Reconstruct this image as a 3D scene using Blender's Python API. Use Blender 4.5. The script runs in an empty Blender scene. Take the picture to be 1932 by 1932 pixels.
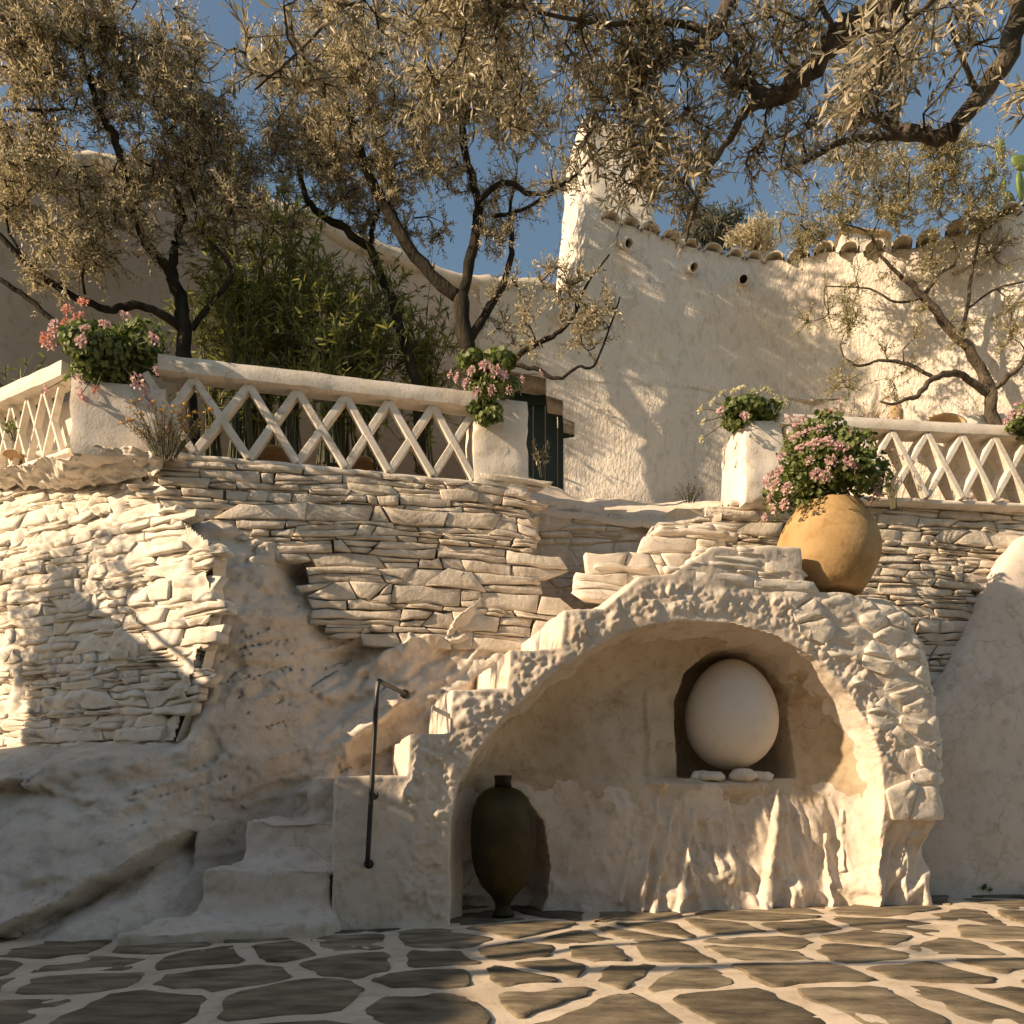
import bpy, math, random
import numpy as np
from mathutils import Vector

random.seed(7)
RNG = np.random.default_rng(11)
SC = bpy.context.scene
COL = SC.collection

# ------------------------------------------------------------------ camera, world, sun, exposure
F, HZ, CZ = 1449.0, 1517.0, 0.73          # focal length / horizon row in 1932-px photo units, eye height
cam_d = bpy.data.cameras.new("camera")
cam = bpy.data.objects.new("camera", cam_d)
COL.objects.link(cam)
cam.location = (0, 0, CZ)
cam.rotation_euler = (math.radians(90), 0, 0)
cam_d.sensor_width = 36.0
cam_d.lens = 36.0 * F / 1932.0
cam_d.shift_y = (HZ - 966.0) / 1932.0      # rising-front lens: verticals stay vertical
cam_d.clip_start = 0.05
cam_d.clip_end = 500.0
SC.camera = cam

SUN_TO = Vector((-0.85, -0.35, 0.40)).normalized()     # direction towards the sun
sun_el = math.asin(SUN_TO.z)
sun_az = math.atan2(SUN_TO.x, SUN_TO.y)
world = bpy.data.worlds.new("World")
SC.world = world
world.use_nodes = True
wn = world.node_tree
sky = wn.nodes.new("ShaderNodeTexSky")
sky.sky_type = 'NISHITA'
sky.sun_disc = False
sky.sun_elevation = sun_el
sky.sun_rotation = sun_az
sky.air_density = 1.7
sky.dust_density = 1.0
sky.ozone_density = 9.0
wn.links.new(sky.outputs[0], wn.nodes["Background"].inputs[0])
wn.nodes["Background"].inputs[1].default_value = 0.115
sun_d = bpy.data.lights.new("sun", 'SUN')
sun_d.energy = 4.2
sun_d.angle = math.radians(0.55)
sun_d.color = (1.0, 0.965, 0.95)
sun = bpy.data.objects.new("sun", sun_d)
sun.rotation_euler = (-SUN_TO).to_track_quat('-Z', 'Y').to_euler()
sun.location = (-8, -4, 9)
COL.objects.link(sun)
vs = SC.view_settings
vs.view_transform = 'Standard'
vs.look = 'None'
vs.gamma = 1.0
vs.exposure = 0.66
vs.use_curve_mapping = False
vs.use_white_balance = True                # the photograph is balanced warm
vs.white_balance_temperature = 11400
vs.white_balance_tint = 15

# ------------------------------------------------------------------ measuring
def W(x, y, d):
    return Vector(((x - 966.0) / F * d, d, CZ + (HZ - y) / F * d))

class Plane:
    """a wall face: plan line through O along e, leaning back by `bat` per metre of height above z0"""
    def __init__(s, a, b, bat=0.0, z0=0.0):
        s.O = np.array(a, float)
        e = np.array(b, float) - s.O
        s.len = np.linalg.norm(e)
        s.e = e / s.len
        s.n = np.array([-s.e[1], s.e[0]])
        if s.n[1] < 0: s.n = -s.n
        s.bat, s.z0 = bat, z0
    def uv(s, x, y):
        a = (x - 966.0) / F; k = (HZ - y) / F
        t = (s.n @ s.O + s.bat * (CZ - s.z0)) / (s.n @ np.array([a, 1.0]) - s.bat * k)
        p = np.array([a * t, t])
        return (p - s.O) @ s.e, CZ + k * t
    def poly(s, pts):
        return [s.uv(*p) for p in pts]
    def pt(s, u, z, off=0.0):          # off > 0 comes towards the viewer
        w = s.bat * (z - s.z0) - off
        q = s.O + s.e * u + s.n * w
        return (q[0], q[1], z)

def xd(x, d):
    return ((x - 966.0) / F * d, d)

# ------------------------------------------------------------------ noise
def _h(i, j, k, seed):
    h = (i * np.uint32(374761393) + j * np.uint32(668265263) + k * np.uint32(2147483647 - 98) + np.uint32(seed * 974711 + 13))
    h = (h ^ (h >> np.uint32(13))) * np.uint32(1274126177)
    h = h ^ (h >> np.uint32(16))
    return (h & np.uint32(0xFFFFFF)).astype(np.float32) / 8388607.5 - 1.0

def vnoise(P, seed=0):
    P = np.asarray(P, np.float32)
    fl = np.floor(P)
    t = P - fl
    t = t * t * (3 - 2 * t)
    I = fl.astype(np.int64).astype(np.uint32)
    i, j, k = I[:, 0], I[:, 1], I[:, 2]
    o = np.uint32(1)
    def L(a, b, w): return a + (b - a) * w
    x00 = L(_h(i, j, k, seed), _h(i + o, j, k, seed), t[:, 0])
    x10 = L(_h(i, j + o, k, seed), _h(i + o, j + o, k, seed), t[:, 0])
    x01 = L(_h(i, j, k + o, seed), _h(i + o, j, k + o, seed), t[:, 0])
    x11 = L(_h(i, j + o, k + o, seed), _h(i + o, j + o, k + o, seed), t[:, 0])
    return L(L(x00, x10, t[:, 1]), L(x01, x11, t[:, 1]), t[:, 2])

def fbm(P, f, octs=3, seed=0, gain=0.5):
    P = np.asarray(P, np.float32)
    r = np.zeros(len(P), np.float32); a = 1.0
    for o in range(octs):
        r += a * vnoise(P * f + 17.3 * o, seed + o)
        f *= 2.07; a *= gain
    return r

def sstep(a, b, x):
    t = np.clip((x - a) / (b - a), 0, 1)
    return t * t * (3 - 2 * t)

def sd_poly(U, Z, poly):
    """signed distance of points to a closed polygon, negative inside"""
    d = np.full(U.shape, 1e9); ins = np.zeros(U.shape, bool)
    n = len(poly)
    for i in range(n):
        ax, ay = poly[i]; bx, by = poly[(i + 1) % n]
        ex, ey = bx - ax, by - ay
        t = np.clip(((U - ax) * ex + (Z - ay) * ey) / (ex * ex + ey * ey + 1e-12), 0, 1)
        d = np.minimum(d, (U - ax - ex * t) ** 2 + (Z - ay - ey * t) ** 2)
        if ay != by:
            c = ((ay > Z) != (by > Z)) & (U < ex * (Z - ay) / (by - ay) + ax)
            ins ^= c
    d = np.sqrt(d)
    return np.where(ins, -d, d)

def inside(u, z, poly):
    c = False; n = len(poly)
    for i in range(n):
        ax, ay = poly[i]; bx, by = poly[(i + 1) % n]
        if (ay > z) != (by > z) and u < (bx - ax) * (z - ay) / (by - ay) + ax: c = not c
    return c

# ------------------------------------------------------------------ scene graph helpers
def tag(o, label=None, cat=None, group=None, kind=None):
    if label: o["label"] = label
    if cat: o["category"] = cat
    if group: o["group"] = group
    if kind: o["kind"] = kind
    return o

def thing(name, label, cat, loc, group=None):
    o = bpy.data.objects.new(name, None)
    o.empty_display_size = 0.1
    COL.objects.link(o)
    o.location = loc
    return tag(o, label, cat, group)

def mesh_np(name, V, Fc, mat, smooth=True):
    me = bpy.data.meshes.new(name)
    V = np.ascontiguousarray(V, np.float32); Fc = np.ascontiguousarray(Fc, np.int32)
    n, k = Fc.shape
    me.vertices.add(len(V)); me.vertices.foreach_set("co", V.ravel())
    me.loops.add(n * k); me.loops.foreach_set("vertex_index", Fc.ravel())
    me.polygons.add(n)
    me.polygons.foreach_set("loop_start", np.arange(0, n * k, k, dtype=np.int32))
    me.polygons.foreach_set("use_smooth", np.full(n, smooth, bool))
    me.update(calc_edges=True)
    me.validate()
    if mat: me.materials.append(mat)
    return me

def put(name, me, parent=None, loc=(0, 0, 0)):
    """link a mesh; loc is where its own origin is in the world"""
    o = bpy.data.objects.new(name, me)
    COL.objects.link(o)
    if parent is not None:
        o.parent = parent
        o.location = Vector(loc) - wloc(parent)
    else:
        o.location = loc
    return o

def wloc(o):
    v = Vector(o.location)
    while o.parent is not None:
        o = o.parent; v = v + Vector(o.location)
    return v

class MB:
    """collects shapes in world coordinates, links them as one mesh object"""
    def __init__(s): s.V, s.F = [], []
    def add(s, V, Fc):
        b = len(s.V); s.V += [tuple(v) for v in V]; s.F += [tuple(i + b for i in f) for f in Fc]
    def tube(s, pts, rad, sides=6, cap=True, wob=0.0):
        pts = [Vector(p) for p in pts]; n = len(pts)
        if not hasattr(rad, '__len__'): rad = [rad] * n
        up = Vector((0.13, 0.31, 0.94)); V = []; Fc = []
        for i, p in enumerate(pts):
            t = (pts[min(i + 1, n - 1)] - pts[max(i - 1, 0)])
            if t.length < 1e-7: t = Vector((0, 0, 1))
            t.normalize()
            a = t.cross(up)
            if a.length < 0.05: a = t.cross(Vector((1, 0, 0)))
            a.normalize(); b = t.cross(a)
            for k in range(sides):
                q = 2 * math.pi * k / sides
                r = rad[i] * (1 + (random.uniform(-wob, wob) if wob else 0))
                V.append(p + (a * math.cos(q) + b * math.sin(q)) * r)
        for i in range(n - 1):
            for k in range(sides):
                k2 = (k + 1) % sides
                Fc.append((i * sides + k, i * sides + k2, (i + 1) * sides + k2, (i + 1) * sides + k))
        if cap:
            Fc.append(tuple(range(sides - 1, -1, -1))); Fc.append(tuple((n - 1) * sides + k for k in range(sides)))
        s.add(V, Fc)
    def prism(s, bot, top):
        n = len(bot)
        V = [tuple(v) for v in bot] + [tuple(v) for v in top]
        Fc = [(i, (i + 1) % n, n + (i + 1) % n, n + i) for i in range(n)]
        Fc += [tuple(range(n - 1, -1, -1)), tuple(range(n, 2 * n))]
        s.add(V, Fc)
    def lathe(s, prof, c, seg=28, tilt=None):
        V = []; Fc = []; n = len(prof)
        for r, z in prof:
            for k in range(seg):
                q = 2 * math.pi * k / seg
                v = Vector((r * math.cos(q), r * math.sin(q), z))
                if tilt is not None: v = tilt @ v
                V.append(Vector(c) + v)
        for i in range(n - 1):
            for k in range(seg):
                k2 = (k + 1) % seg
                Fc.append((i * seg + k, i * seg + k2, (i + 1) * seg + k2, (i + 1) * seg + k))
        if prof[0][0] > 1e-4: Fc.append(tuple(range(seg - 1, -1, -1)))
        if prof[-1][0] > 1e-4: Fc.append(tuple((n - 1) * seg + k for k in range(seg)))
        s.add(V, Fc)
    def build(s, name, mat, parent=None, loc=None, smooth=False, bevel=0.0, rough=0.0, rf=8.0):
        if loc is None: loc = wloc(parent) if parent is not None else Vector((0, 0, 0))
        loc = Vector(loc)
        V = np.array(s.V, np.float32)
        if rough:
            V = V + rough * np.stack([fbm(V, rf, 2, 3), fbm(V, rf, 2, 9), fbm(V, rf, 2, 15)], 1)
        me = bpy.data.meshes.new(name)
        me.from_pydata([tuple(v) for v in (V - np.array(loc)).tolist()], [], s.F)
        if smooth: me.polygons.foreach_set("use_smooth", [True] * len(me.polygons))
        me.materials.append(mat)
        me.update()
        o = put(name, me, parent, loc)
        if bevel:
            m = o.modifiers.new("bevel", 'BEVEL'); m.width = bevel; m.segments = 2; m.limit_method = 'ANGLE'
        return o

def soft_box(corners_bot, corners_top, step=0.05, r=0.02, amp=0.006, freq=9.0, seed=0):
    """a plastered block: subdivided box between two quads, rounded and uneven. returns V, quads"""
    B = [np.array(c, float) for c in corners_bot]; T = [np.array(c, float) for c in corners_top]
    lu = max(np.linalg.norm(B[1] - B[0]), np.linalg.norm(T[1] - T[0])); lv = max(np.linalg.norm(B[3] - B[0]), np.linalg.norm(T[3] - T[0]))
    lw = np.linalg.norm(T[0] - B[0])
    nu, nv, nw = [max(3, int(l / step)) for l in (lu, lv, lw)]
    idx = {}; V = []; Q = []
    def P(i, j, k):
        key = (i, j, k)
        if key not in idx:
            def rr(i, n, l):
                return i / n
            a, b, c = i / nu, j / nv, k / nw
            bot = B[0] * (1 - a) * (1 - b) + B[1] * a * (1 - b) + B[2] * a * b + B[3] * (1 - a) * b
            top = T[0] * (1 - a) * (1 - b) + T[1] * a * (1 - b) + T[2] * a * b + T[3] * (1 - a) * b
            p = bot * (1 - c) + top * c
            ex = [(i == 0 or i == nu), (j == 0 or j == nv), (k == 0 or k == nw)]
            if sum(ex) >= 2:
                ctr = (sum(B) + sum(T)) / 8
                dirs = []
                for f, (e0, e1) in zip(ex, (((B[1] - B[0]), i == 0), ((B[3] - B[0]), j == 0), ((T[0] - B[0]), k == 0))):
                    if f:
                        d = e0 / np.linalg.norm(e0); p = p + d * (r * 0.6 if e1 else -r * 0.6)
            idx[key] = len(V); V.append(p)
        return idx[key]
    for i in range(nu):
        for j in range(nv):
            Q.append((P(i, j, 0), P(i, j + 1, 0), P(i + 1, j + 1, 0), P(i + 1, j, 0)))
            Q.append((P(i, j, nw), P(i + 1, j, nw), P(i + 1, j + 1, nw), P(i, j + 1, nw)))
    for i in range(nu):
        for k in range(nw):
            Q.append((P(i, 0, k), P(i + 1, 0, k), P(i + 1, 0, k + 1), P(i, 0, k + 1)))
            Q.append((P(i, nv, k), P(i, nv, k + 1), P(i + 1, nv, k + 1), P(i + 1, nv, k)))
    for j in range(nv):
        for k in range(nw):
            Q.append((P(0, j, k), P(0, j, k + 1), P(0, j + 1, k + 1), P(0, j + 1, k)))
            Q.append((P(nu, j, k), P(nu, j + 1, k), P(nu, j + 1, k + 1), P(nu, j, k + 1)))
    V = np.array(V)
    V = V + amp * np.stack([fbm(V, freq, 3, seed), fbm(V, freq, 3, seed + 5), fbm(V, freq, 3, seed + 11)], 1)
    return V, np.array(Q)

def plaster_block(name, bot, top, mat, parent=None, loc=None, **k):
    V, Q = soft_box(bot, top, **k)
    if loc is None: loc = wloc(parent) if parent is not None else Vector(np.array(bot).mean(0).tolist())
    me = mesh_np(name, V - np.array(loc), Q, mat); me.set_sharp_from_angle(angle=math.radians(48))
    return put(name, me, parent, loc)

# ------------------------------------------------------------------ surface nets
def surface_nets(S, org, h):
    neg = S < 0
    c = np.zeros(tuple(np.array(S.shape) - 1), np.int8)
    for dx in (0, 1):
        for dy in (0, 1):
            for dz in (0, 1):
                c += neg[dx:S.shape[0] - 1 + dx, dy:S.shape[1] - 1 + dy, dz:S.shape[2] - 1 + dz]
    act = np.argwhere((c > 0) & (c < 8))
    idx = np.full(c.shape, -1, np.int32)
    idx[act[:, 0], act[:, 1], act[:, 2]] = np.arange(len(act))
    acc = np.zeros((len(act), 3)); cnt = np.zeros(len(act))
    cr = {}
    for dx in (0, 1):
        for dy in (0, 1):
            for dz in (0, 1):
                cr[(dx, dy, dz)] = S[act[:, 0] + dx, act[:, 1] + dy, act[:, 2] + dz]
    for a in range(3):
        for p in (0, 1):
            for q in (0, 1):
                c0 = [p, q]; c0.insert(a, 0); c1 = [p, q]; c1.insert(a, 1)
                v0, v1 = cr[tuple(c0)], cr[tuple(c1)]
                m = (v0 < 0) != (v1 < 0)
                t = np.where(m, v0 / np.where(v0 - v1 == 0, 1, v0 - v1), 0)
                pos = np.tile(np.array(c0, float), (len(act), 1)); pos[:, a] += t
                acc[m] += pos[m]; cnt[m] += 1
    V = (act + acc / cnt[:, None]) * h + np.array(org)
    Q = []
    for a in range(3):
        sl0 = [slice(1, -1)] * 3; sl1 = [slice(1, -1)] * 3
        sl0[a] = slice(0, -1); sl1[a] = slice(1, None)
        s0, s1 = neg[tuple(sl0)], neg[tuple(sl1)]
        for sgn in (0, 1):
            e = np.argwhere((s0 & ~s1) if sgn == 0 else (~s0 & s1))
            b, cc = [k for k in range(3) if k != a]
            base = e.copy(); base[:, b] += 1; base[:, cc] += 1
            def at(db, dc):
                k = base.copy(); k[:, b] += db; k[:, cc] += dc
                return idx[k[:, 0], k[:, 1], k[:, 2]]
            q = np.stack([at(-1, -1), at(0, -1), at(0, 0), at(-1, 0)], 1)
            flip = (sgn == 1) ^ (a == 1)
            Q.append(q[:, ::-1] if flip else q)
    return V, np.concatenate(Q)

def vnormals(V, Q):
    n = np.cross(V[Q[:, 2]] - V[Q[:, 0]], V[Q[:, 3]] - V[Q[:, 1]])
    N = np.zeros_like(V)
    for k in range(4): np.add.at(N, Q[:, k], n)
    return N / (np.linalg.norm(N, axis=1)[:, None] + 1e-12)

# ------------------------------------------------------------------ materials
def new_mat(name):
    m = bpy.data.materials.new(name); m.use_nodes = True
    nt = m.node_tree
    return m, nt, nt.nodes["Principled BSDF"]

def N(nt, t, **k):
    n = nt.nodes.new(t)
    for a, b in k.items(): setattr(n, a, b)
    return n

def ramp(nt, stops):
    r = N(nt, "ShaderNodeValToRGB")
    e = r.color_ramp.elements
    while len(e) < len(stops): e.new(0.5)
    for s, (p, c) in zip(e, stops):
        s.position = p; s.color = (*c, 1)
    return r

def stony(name, cols, scale=4.0, bump=0.35, bscale=70.0, rough=0.92, per_obj=0.0, stain=None, bdist=0.006, stretch=None, grime=0.80, cracks=0.0):
    m, nt, p = new_mat(name)
    g = N(nt, "ShaderNodeNewGeometry")
    src = g.outputs["Position"]
    if stretch:
        mp = N(nt, "ShaderNodeMapping"); mp.inputs["Scale"].default_value = stretch
        nt.links.new(src, mp.inputs["Vector"]); src = mp.outputs["Vector"]
    n1 = N(nt, "ShaderNodeTexNoise"); n1.inputs["Scale"].default_value = scale; n1.inputs["Detail"].default_value = 5
    nt.links.new(src, n1.inputs["Vector"])
    r = ramp(nt, [(0.3, cols[0]), (0.7, cols[1])]) if len(cols) == 2 else ramp(nt, [(0.28, cols[0]), (0.5, cols[1]), (0.72, cols[2])])
    nt.links.new(n1.outputs["Fac"], r.inputs["Fac"])
    out = r.outputs["Color"]
    if per_obj:
        oi = N(nt, "ShaderNodeObjectInfo")
        hv = N(nt, "ShaderNodeHueSaturation")
        ma = N(nt, "ShaderNodeMapRange"); ma.inputs["To Min"].default_value = 1 - per_obj; ma.inputs["To Max"].default_value = 1 + per_obj * 0.5
        nt.links.new(oi.outputs["Random"], ma.inputs["Value"])
        nt.links.new(ma.outputs["Result"], hv.inputs["Value"])
        nt.links.new(out, hv.inputs["Color"]); out = hv.outputs["Color"]
    if stain:
        n3 = N(nt, "ShaderNodeTexNoise"); n3.inputs["Scale"].default_value = stain[1]; n3.inputs["Detail"].default_value = 6
        n3.inputs["Roughness"].default_value = 0.65
        nt.links.new(g.outputs["Position"], n3.inputs["Vector"])
        r3 = ramp(nt, [(stain[2], (0, 0, 0)), (stain[2] + 0.14, (1, 1, 1))])
        nt.links.new(n3.outputs["Fac"], r3.inputs["Fac"])
        mx = N(nt, "ShaderNodeMix", data_type='RGBA')
        nt.links.new(r3.outputs["Color"], mx.inputs[0])
        nt.links.new(out, mx.inputs[6]); mx.inputs[7].default_value = (*stain[0], 1)
        out = mx.outputs[2]
    n5 = N(nt, "ShaderNodeTexNoise"); n5.inputs["Scale"].default_value = 11.0; n5.inputs["Detail"].default_value = 9; n5.inputs["Roughness"].default_value = 0.68
    nt.links.new(src, n5.inputs["Vector"])
    r5 = ramp(nt, [(0.34, (grime, grime * 0.965, grime * 0.90)), (0.50, (1, 1, 1))])
    nt.links.new(n5.outputs["Fac"], r5.inputs["Fac"])
    m5 = N(nt, "ShaderNodeMix", data_type='RGBA', blend_type='MULTIPLY'); m5.inputs[0].default_value = 1.0
    nt.links.new(out, m5.inputs[6]); nt.links.new(r5.outputs["Color"], m5.inputs[7]); out = m5.outputs[2]
    if cracks:
        nd = N(nt, "ShaderNodeTexNoise"); nd.inputs["Scale"].default_value = 5.0; nd.inputs["Detail"].default_value = 5
        nt.links.new(g.outputs["Position"], nd.inputs["Vector"])
        va = N(nt, "ShaderNodeVectorMath", operation='MULTIPLY_ADD'); va.inputs[1].default_value = (0.35, 0.35, 0.35)
        nt.links.new(nd.outputs["Color"], va.inputs[0]); nt.links.new(g.outputs["Position"], va.inputs[2])
        vo = N(nt, "ShaderNodeTexVoronoi", feature='DISTANCE_TO_EDGE'); vo.inputs["Scale"].default_value = 1.7
        nt.links.new(va.outputs[0], vo.inputs["Vector"])
        rv = ramp(nt, [(0.0, (1 - cracks, 1 - cracks, 1 - cracks)), (0.011, (1, 1, 1))])
        nt.links.new(vo.outputs["Distance"], rv.inputs["Fac"])
        nm = N(nt, "ShaderNodeTexNoise"); nm.inputs["Scale"].default_value = 1.3; nt.links.new(g.outputs["Position"], nm.inputs["Vector"])
        rm = ramp(nt, [(0.50, (0, 0, 0)), (0.60, (1, 1, 1))]); nt.links.new(nm.outputs["Fac"], rm.inputs["Fac"])
        m6 = N(nt, "ShaderNodeMix", data_type='RGBA', blend_type='MULTIPLY')
        nt.links.new(rm.outputs["Color"], m6.inputs[0]); nt.links.new(out, m6.inputs[6]); nt.links.new(rv.outputs["Color"], m6.inputs[7]); out = m6.outputs[2]
    nt.links.new(out, p.inputs["Base Color"])
    p.inputs["Roughness"].default_value = rough
    p.inputs["Specular IOR Level"].default_value = 0.25
    if bump:
        n2 = N(nt, "ShaderNodeTexNoise"); n2.inputs["Scale"].default_value = bscale; n2.inputs["Detail"].default_value = 6
        n2.inputs["Roughness"].default_value = 0.6
        nt.links.new(src, n2.inputs["Vector"])
        b = N(nt, "ShaderNodeBump"); b.inputs["Strength"].default_value = bump; b.inputs["Distance"].default_value = bdist
        nt.links.new(n2.outputs["Fac"], b.inputs["Height"])
        nt.links.new(b.outputs["Normal"], p.inputs["Normal"])
    return m

def leafy(name, top, top2, under, transl=0.25, rough=0.55):
    m, nt, p = new_mat(name)
    g = N(nt, "ShaderNodeNewGeometry")
    r = ramp(nt, [(0.0, top), (1.0, top2)])
    nt.links.new(g.outputs["Random Per Island"], r.inputs["Fac"])
    mx = N(nt, "ShaderNodeMix", data_type='RGBA')
    nt.links.new(g.outputs["Backfacing"], mx.inputs[0])
    nt.links.new(r.outputs["Color"], mx.inputs[6]); mx.inputs[7].default_value = (*under, 1)
    nt.links.new(mx.outputs[2], p.inputs["Base Color"])
    p.inputs["Roughness"].default_value = rough
    p.inputs["Specular IOR Level"].default_value = 0.5
    t = N(nt, "ShaderNodeBsdfTranslucent")
    nt.links.new(mx.outputs[2], t.inputs["Color"])
    s = N(nt, "ShaderNodeMixShader"); s.inputs[0].default_value = transl
    nt.links.new(p.outputs[0], s.inputs[1]); nt.links.new(t.outputs[0], s.inputs[2])
    nt.links.new(s.outputs[0], nt.nodes["Material Output"].inputs["Surface"])
    return m

def plain(name, col, rough=0.6, metal=0.0):
    m, nt, p = new_mat(name)
    n = N(nt, "ShaderNodeTexNoise"); n.inputs["Scale"].default_value = 25
    r = ramp(nt, [(0.3, tuple(c * 0.75 for c in col)), (0.7, tuple(min(1, c * 1.15) for c in col))])
    g = N(nt, "ShaderNodeNewGeometry"); nt.links.new(g.outputs["Position"], n.inputs["Vector"])
    nt.links.new(n.outputs["Fac"], r.inputs["Fac"]); nt.links.new(r.outputs["Color"], p.inputs["Base Color"])
    p.inputs["Roughness"].default_value = rough; p.inputs["Metallic"].default_value = metal
    return m

M = {}
M['white'] = stony("limewash", [(0.68, 0.60, 0.51), (0.81, 0.735, 0.65)], 2.2, 0.5, 55, cracks=0.32)
M['stucco'] = stony("stucco", [(0.76, 0.675, 0.585), (0.85, 0.77, 0.685)], 1.5, 0.9, 30, bdist=0.03, stretch=(1.3, 1.3, 0.7), cracks=0.32)
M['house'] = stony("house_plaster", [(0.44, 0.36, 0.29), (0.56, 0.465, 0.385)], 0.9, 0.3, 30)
M['stone'] = stony("limewashed_stone", [(0.56, 0.475, 0.385), (0.74, 0.65, 0.55)], 5.0, 0.8, 26, per_obj=0.14, bdist=0.012)
M['mortar'] = stony("dark_joint_fill", [(0.10, 0.075, 0.05), (0.24, 0.185, 0.13)], 5.0, 0.5, 50)  # much darker than the stones, set back in the joints
M['rock'] = stony("limewashed_rock", [(0.60, 0.51, 0.425), (0.75, 0.66, 0.565)], 2.6, 0.8, 24, bdist=0.012, stain=((0.47, 0.37, 0.26), 3.1, 0.62), cracks=0.32)
M['grotto'] = stony("grotto_plaster", [(0.62, 0.52, 0.43), (0.76, 0.66, 0.565)], 2.0, 0.5, 48, stain=((0.50, 0.42, 0.33), 2.0, 0.62), cracks=0.32)
M['grout'] = stony("grout", [(0.56, 0.45, 0.34), (0.72, 0.60, 0.475)], 3.0, 0.4, 60)
M['schist'] = stony("schist", [(0.085, 0.067, 0.046), (0.20, 0.16, 0.11), (0.33, 0.265, 0.185)], 5.0, 0.8, 16, per_obj=0.40, stretch=(1.0, 2.2, 1.5), bdist=0.012, rough=0.75)
M['terracotta'] = stony("terracotta", [(0.36, 0.22, 0.10), (0.48, 0.315, 0.165)], 4.0, 0.6, 30, stain=((0.28, 0.165, 0.08), 4.5, 0.56))
M['glaze'] = stony("dark_glaze", [(0.022, 0.016, 0.006), (0.075, 0.052, 0.016)], 5.0, 0.35, 22, rough=0.5)
M['slope'] = stony("right_slope_plaster", [(0.62, 0.53, 0.45), (0.74, 0.645, 0.56)], 1.6, 0.25, 30, stain=((0.55, 0.46, 0.38), 1.6, 0.56), cracks=0.32)
M['iron'] = plain("black_iron", (0.016, 0.016, 0.018), 0.5)
M['niche'] = stony("ochre_plaster", [(0.47, 0.36, 0.25), (0.66, 0.54, 0.42)], 1.6, 0.5, 40, stain=((0.36, 0.26, 0.16), 2.2, 0.56), cracks=0.32)
M['egg'] = stony("smooth_plaster", [(0.74, 0.655, 0.57), (0.80, 0.72, 0.635)], 2.0, 0.06, 20, rough=0.75, grime=0.94)
M['tile'] = stony("roof_clay", [(0.55, 0.46, 0.36), (0.66, 0.57, 0.46)], 8.0, 0.4, 40, stain=((0.40, 0.24, 0.14), 6.0, 0.62))
M['clay'] = stony("clay", [(0.50, 0.32, 0.17), (0.60, 0.43, 0.27)], 6.0, 0.4, 40)
M['door'] = plain("green_door_paint", (0.012, 0.03, 0.022), 0.6)
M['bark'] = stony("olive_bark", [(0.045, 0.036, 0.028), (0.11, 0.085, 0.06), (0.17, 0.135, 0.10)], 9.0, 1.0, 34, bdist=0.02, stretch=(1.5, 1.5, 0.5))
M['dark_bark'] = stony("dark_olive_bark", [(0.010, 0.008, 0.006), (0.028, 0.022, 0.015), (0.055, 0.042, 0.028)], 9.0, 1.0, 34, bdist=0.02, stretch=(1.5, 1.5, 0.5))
M['olive'] = leafy("olive_leaf", (0.13, 0.115, 0.055), (0.58, 0.48, 0.30), (0.58, 0.50, 0.36), 0.46, 0.40)
M['olive_green'] = leafy("olive_leaf_green", (0.15, 0.14, 0.06), (0.50, 0.42, 0.22), (0.50, 0.44, 0.28), 0.46, 0.42)
M['oleander'] = leafy("oleander_leaf", (0.10, 0.13, 0.035), (0.36, 0.37, 0.11), (0.30, 0.31, 0.13), 0.5)
M['geranium'] = leafy("geranium_leaf", (0.06, 0.105, 0.018), (0.17, 0.23, 0.045), (0.15, 0.19, 0.06), 0.35)
M['pine'] = leafy("dark_leaf", (0.02, 0.03, 0.02), (0.05, 0.06, 0.035), (0.06, 0.07, 0.05), 0.1)
M['dry'] = leafy("dry_leaf", (0.10, 0.075, 0.025), (0.20, 0.13, 0.04), (0.18, 0.13, 0.05), 0.2)
M['pink'] = leafy("pink_petal", (0.66, 0.36, 0.37), (0.80, 0.60, 0.58), (0.66, 0.44, 0.44), 0.35)
M['coral'] = leafy("coral_petal", (0.74, 0.27, 0.20), (0.84, 0.47, 0.38), (0.66, 0.30, 0.24), 0.35)
M['cream'] = leafy("cream_petal", (0.60, 0.58, 0.36), (0.78, 0.74, 0.54), (0.6, 0.56, 0.36), 0.35)
M['orange'] = leafy("orange_petal", (0.62, 0.28, 0.04), (0.75, 0.42, 0.08), (0.5, 0.25, 0.05), 0.3)
M['cactus'] = plain("cactus_green", (0.13, 0.19, 0.05), 0.5)
M['stem'] = plain("green_stem", (0.09, 0.085, 0.04), 0.7)

# ------------------------------------------------------------------ stones
def clip(poly, px, pz, nx, nz):
    """keep the side where (p - P).n <= 0"""
    out = []; n = len(poly)
    for i in range(n):
        a = poly[i]; b = poly[(i + 1) % n]
        da = (a[0] - px) * nx + (a[1] - pz) * nz; db = (b[0] - px) * nx + (b[1] - pz) * nz
        if da <= 0: out.append(a)
        if (da < 0 < db) or (db < 0 < da):
            t = da / (da - db); out.append((a[0] + (b[0] - a[0]) * t, a[1] + (b[1] - a[1]) * t))
    return out

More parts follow.
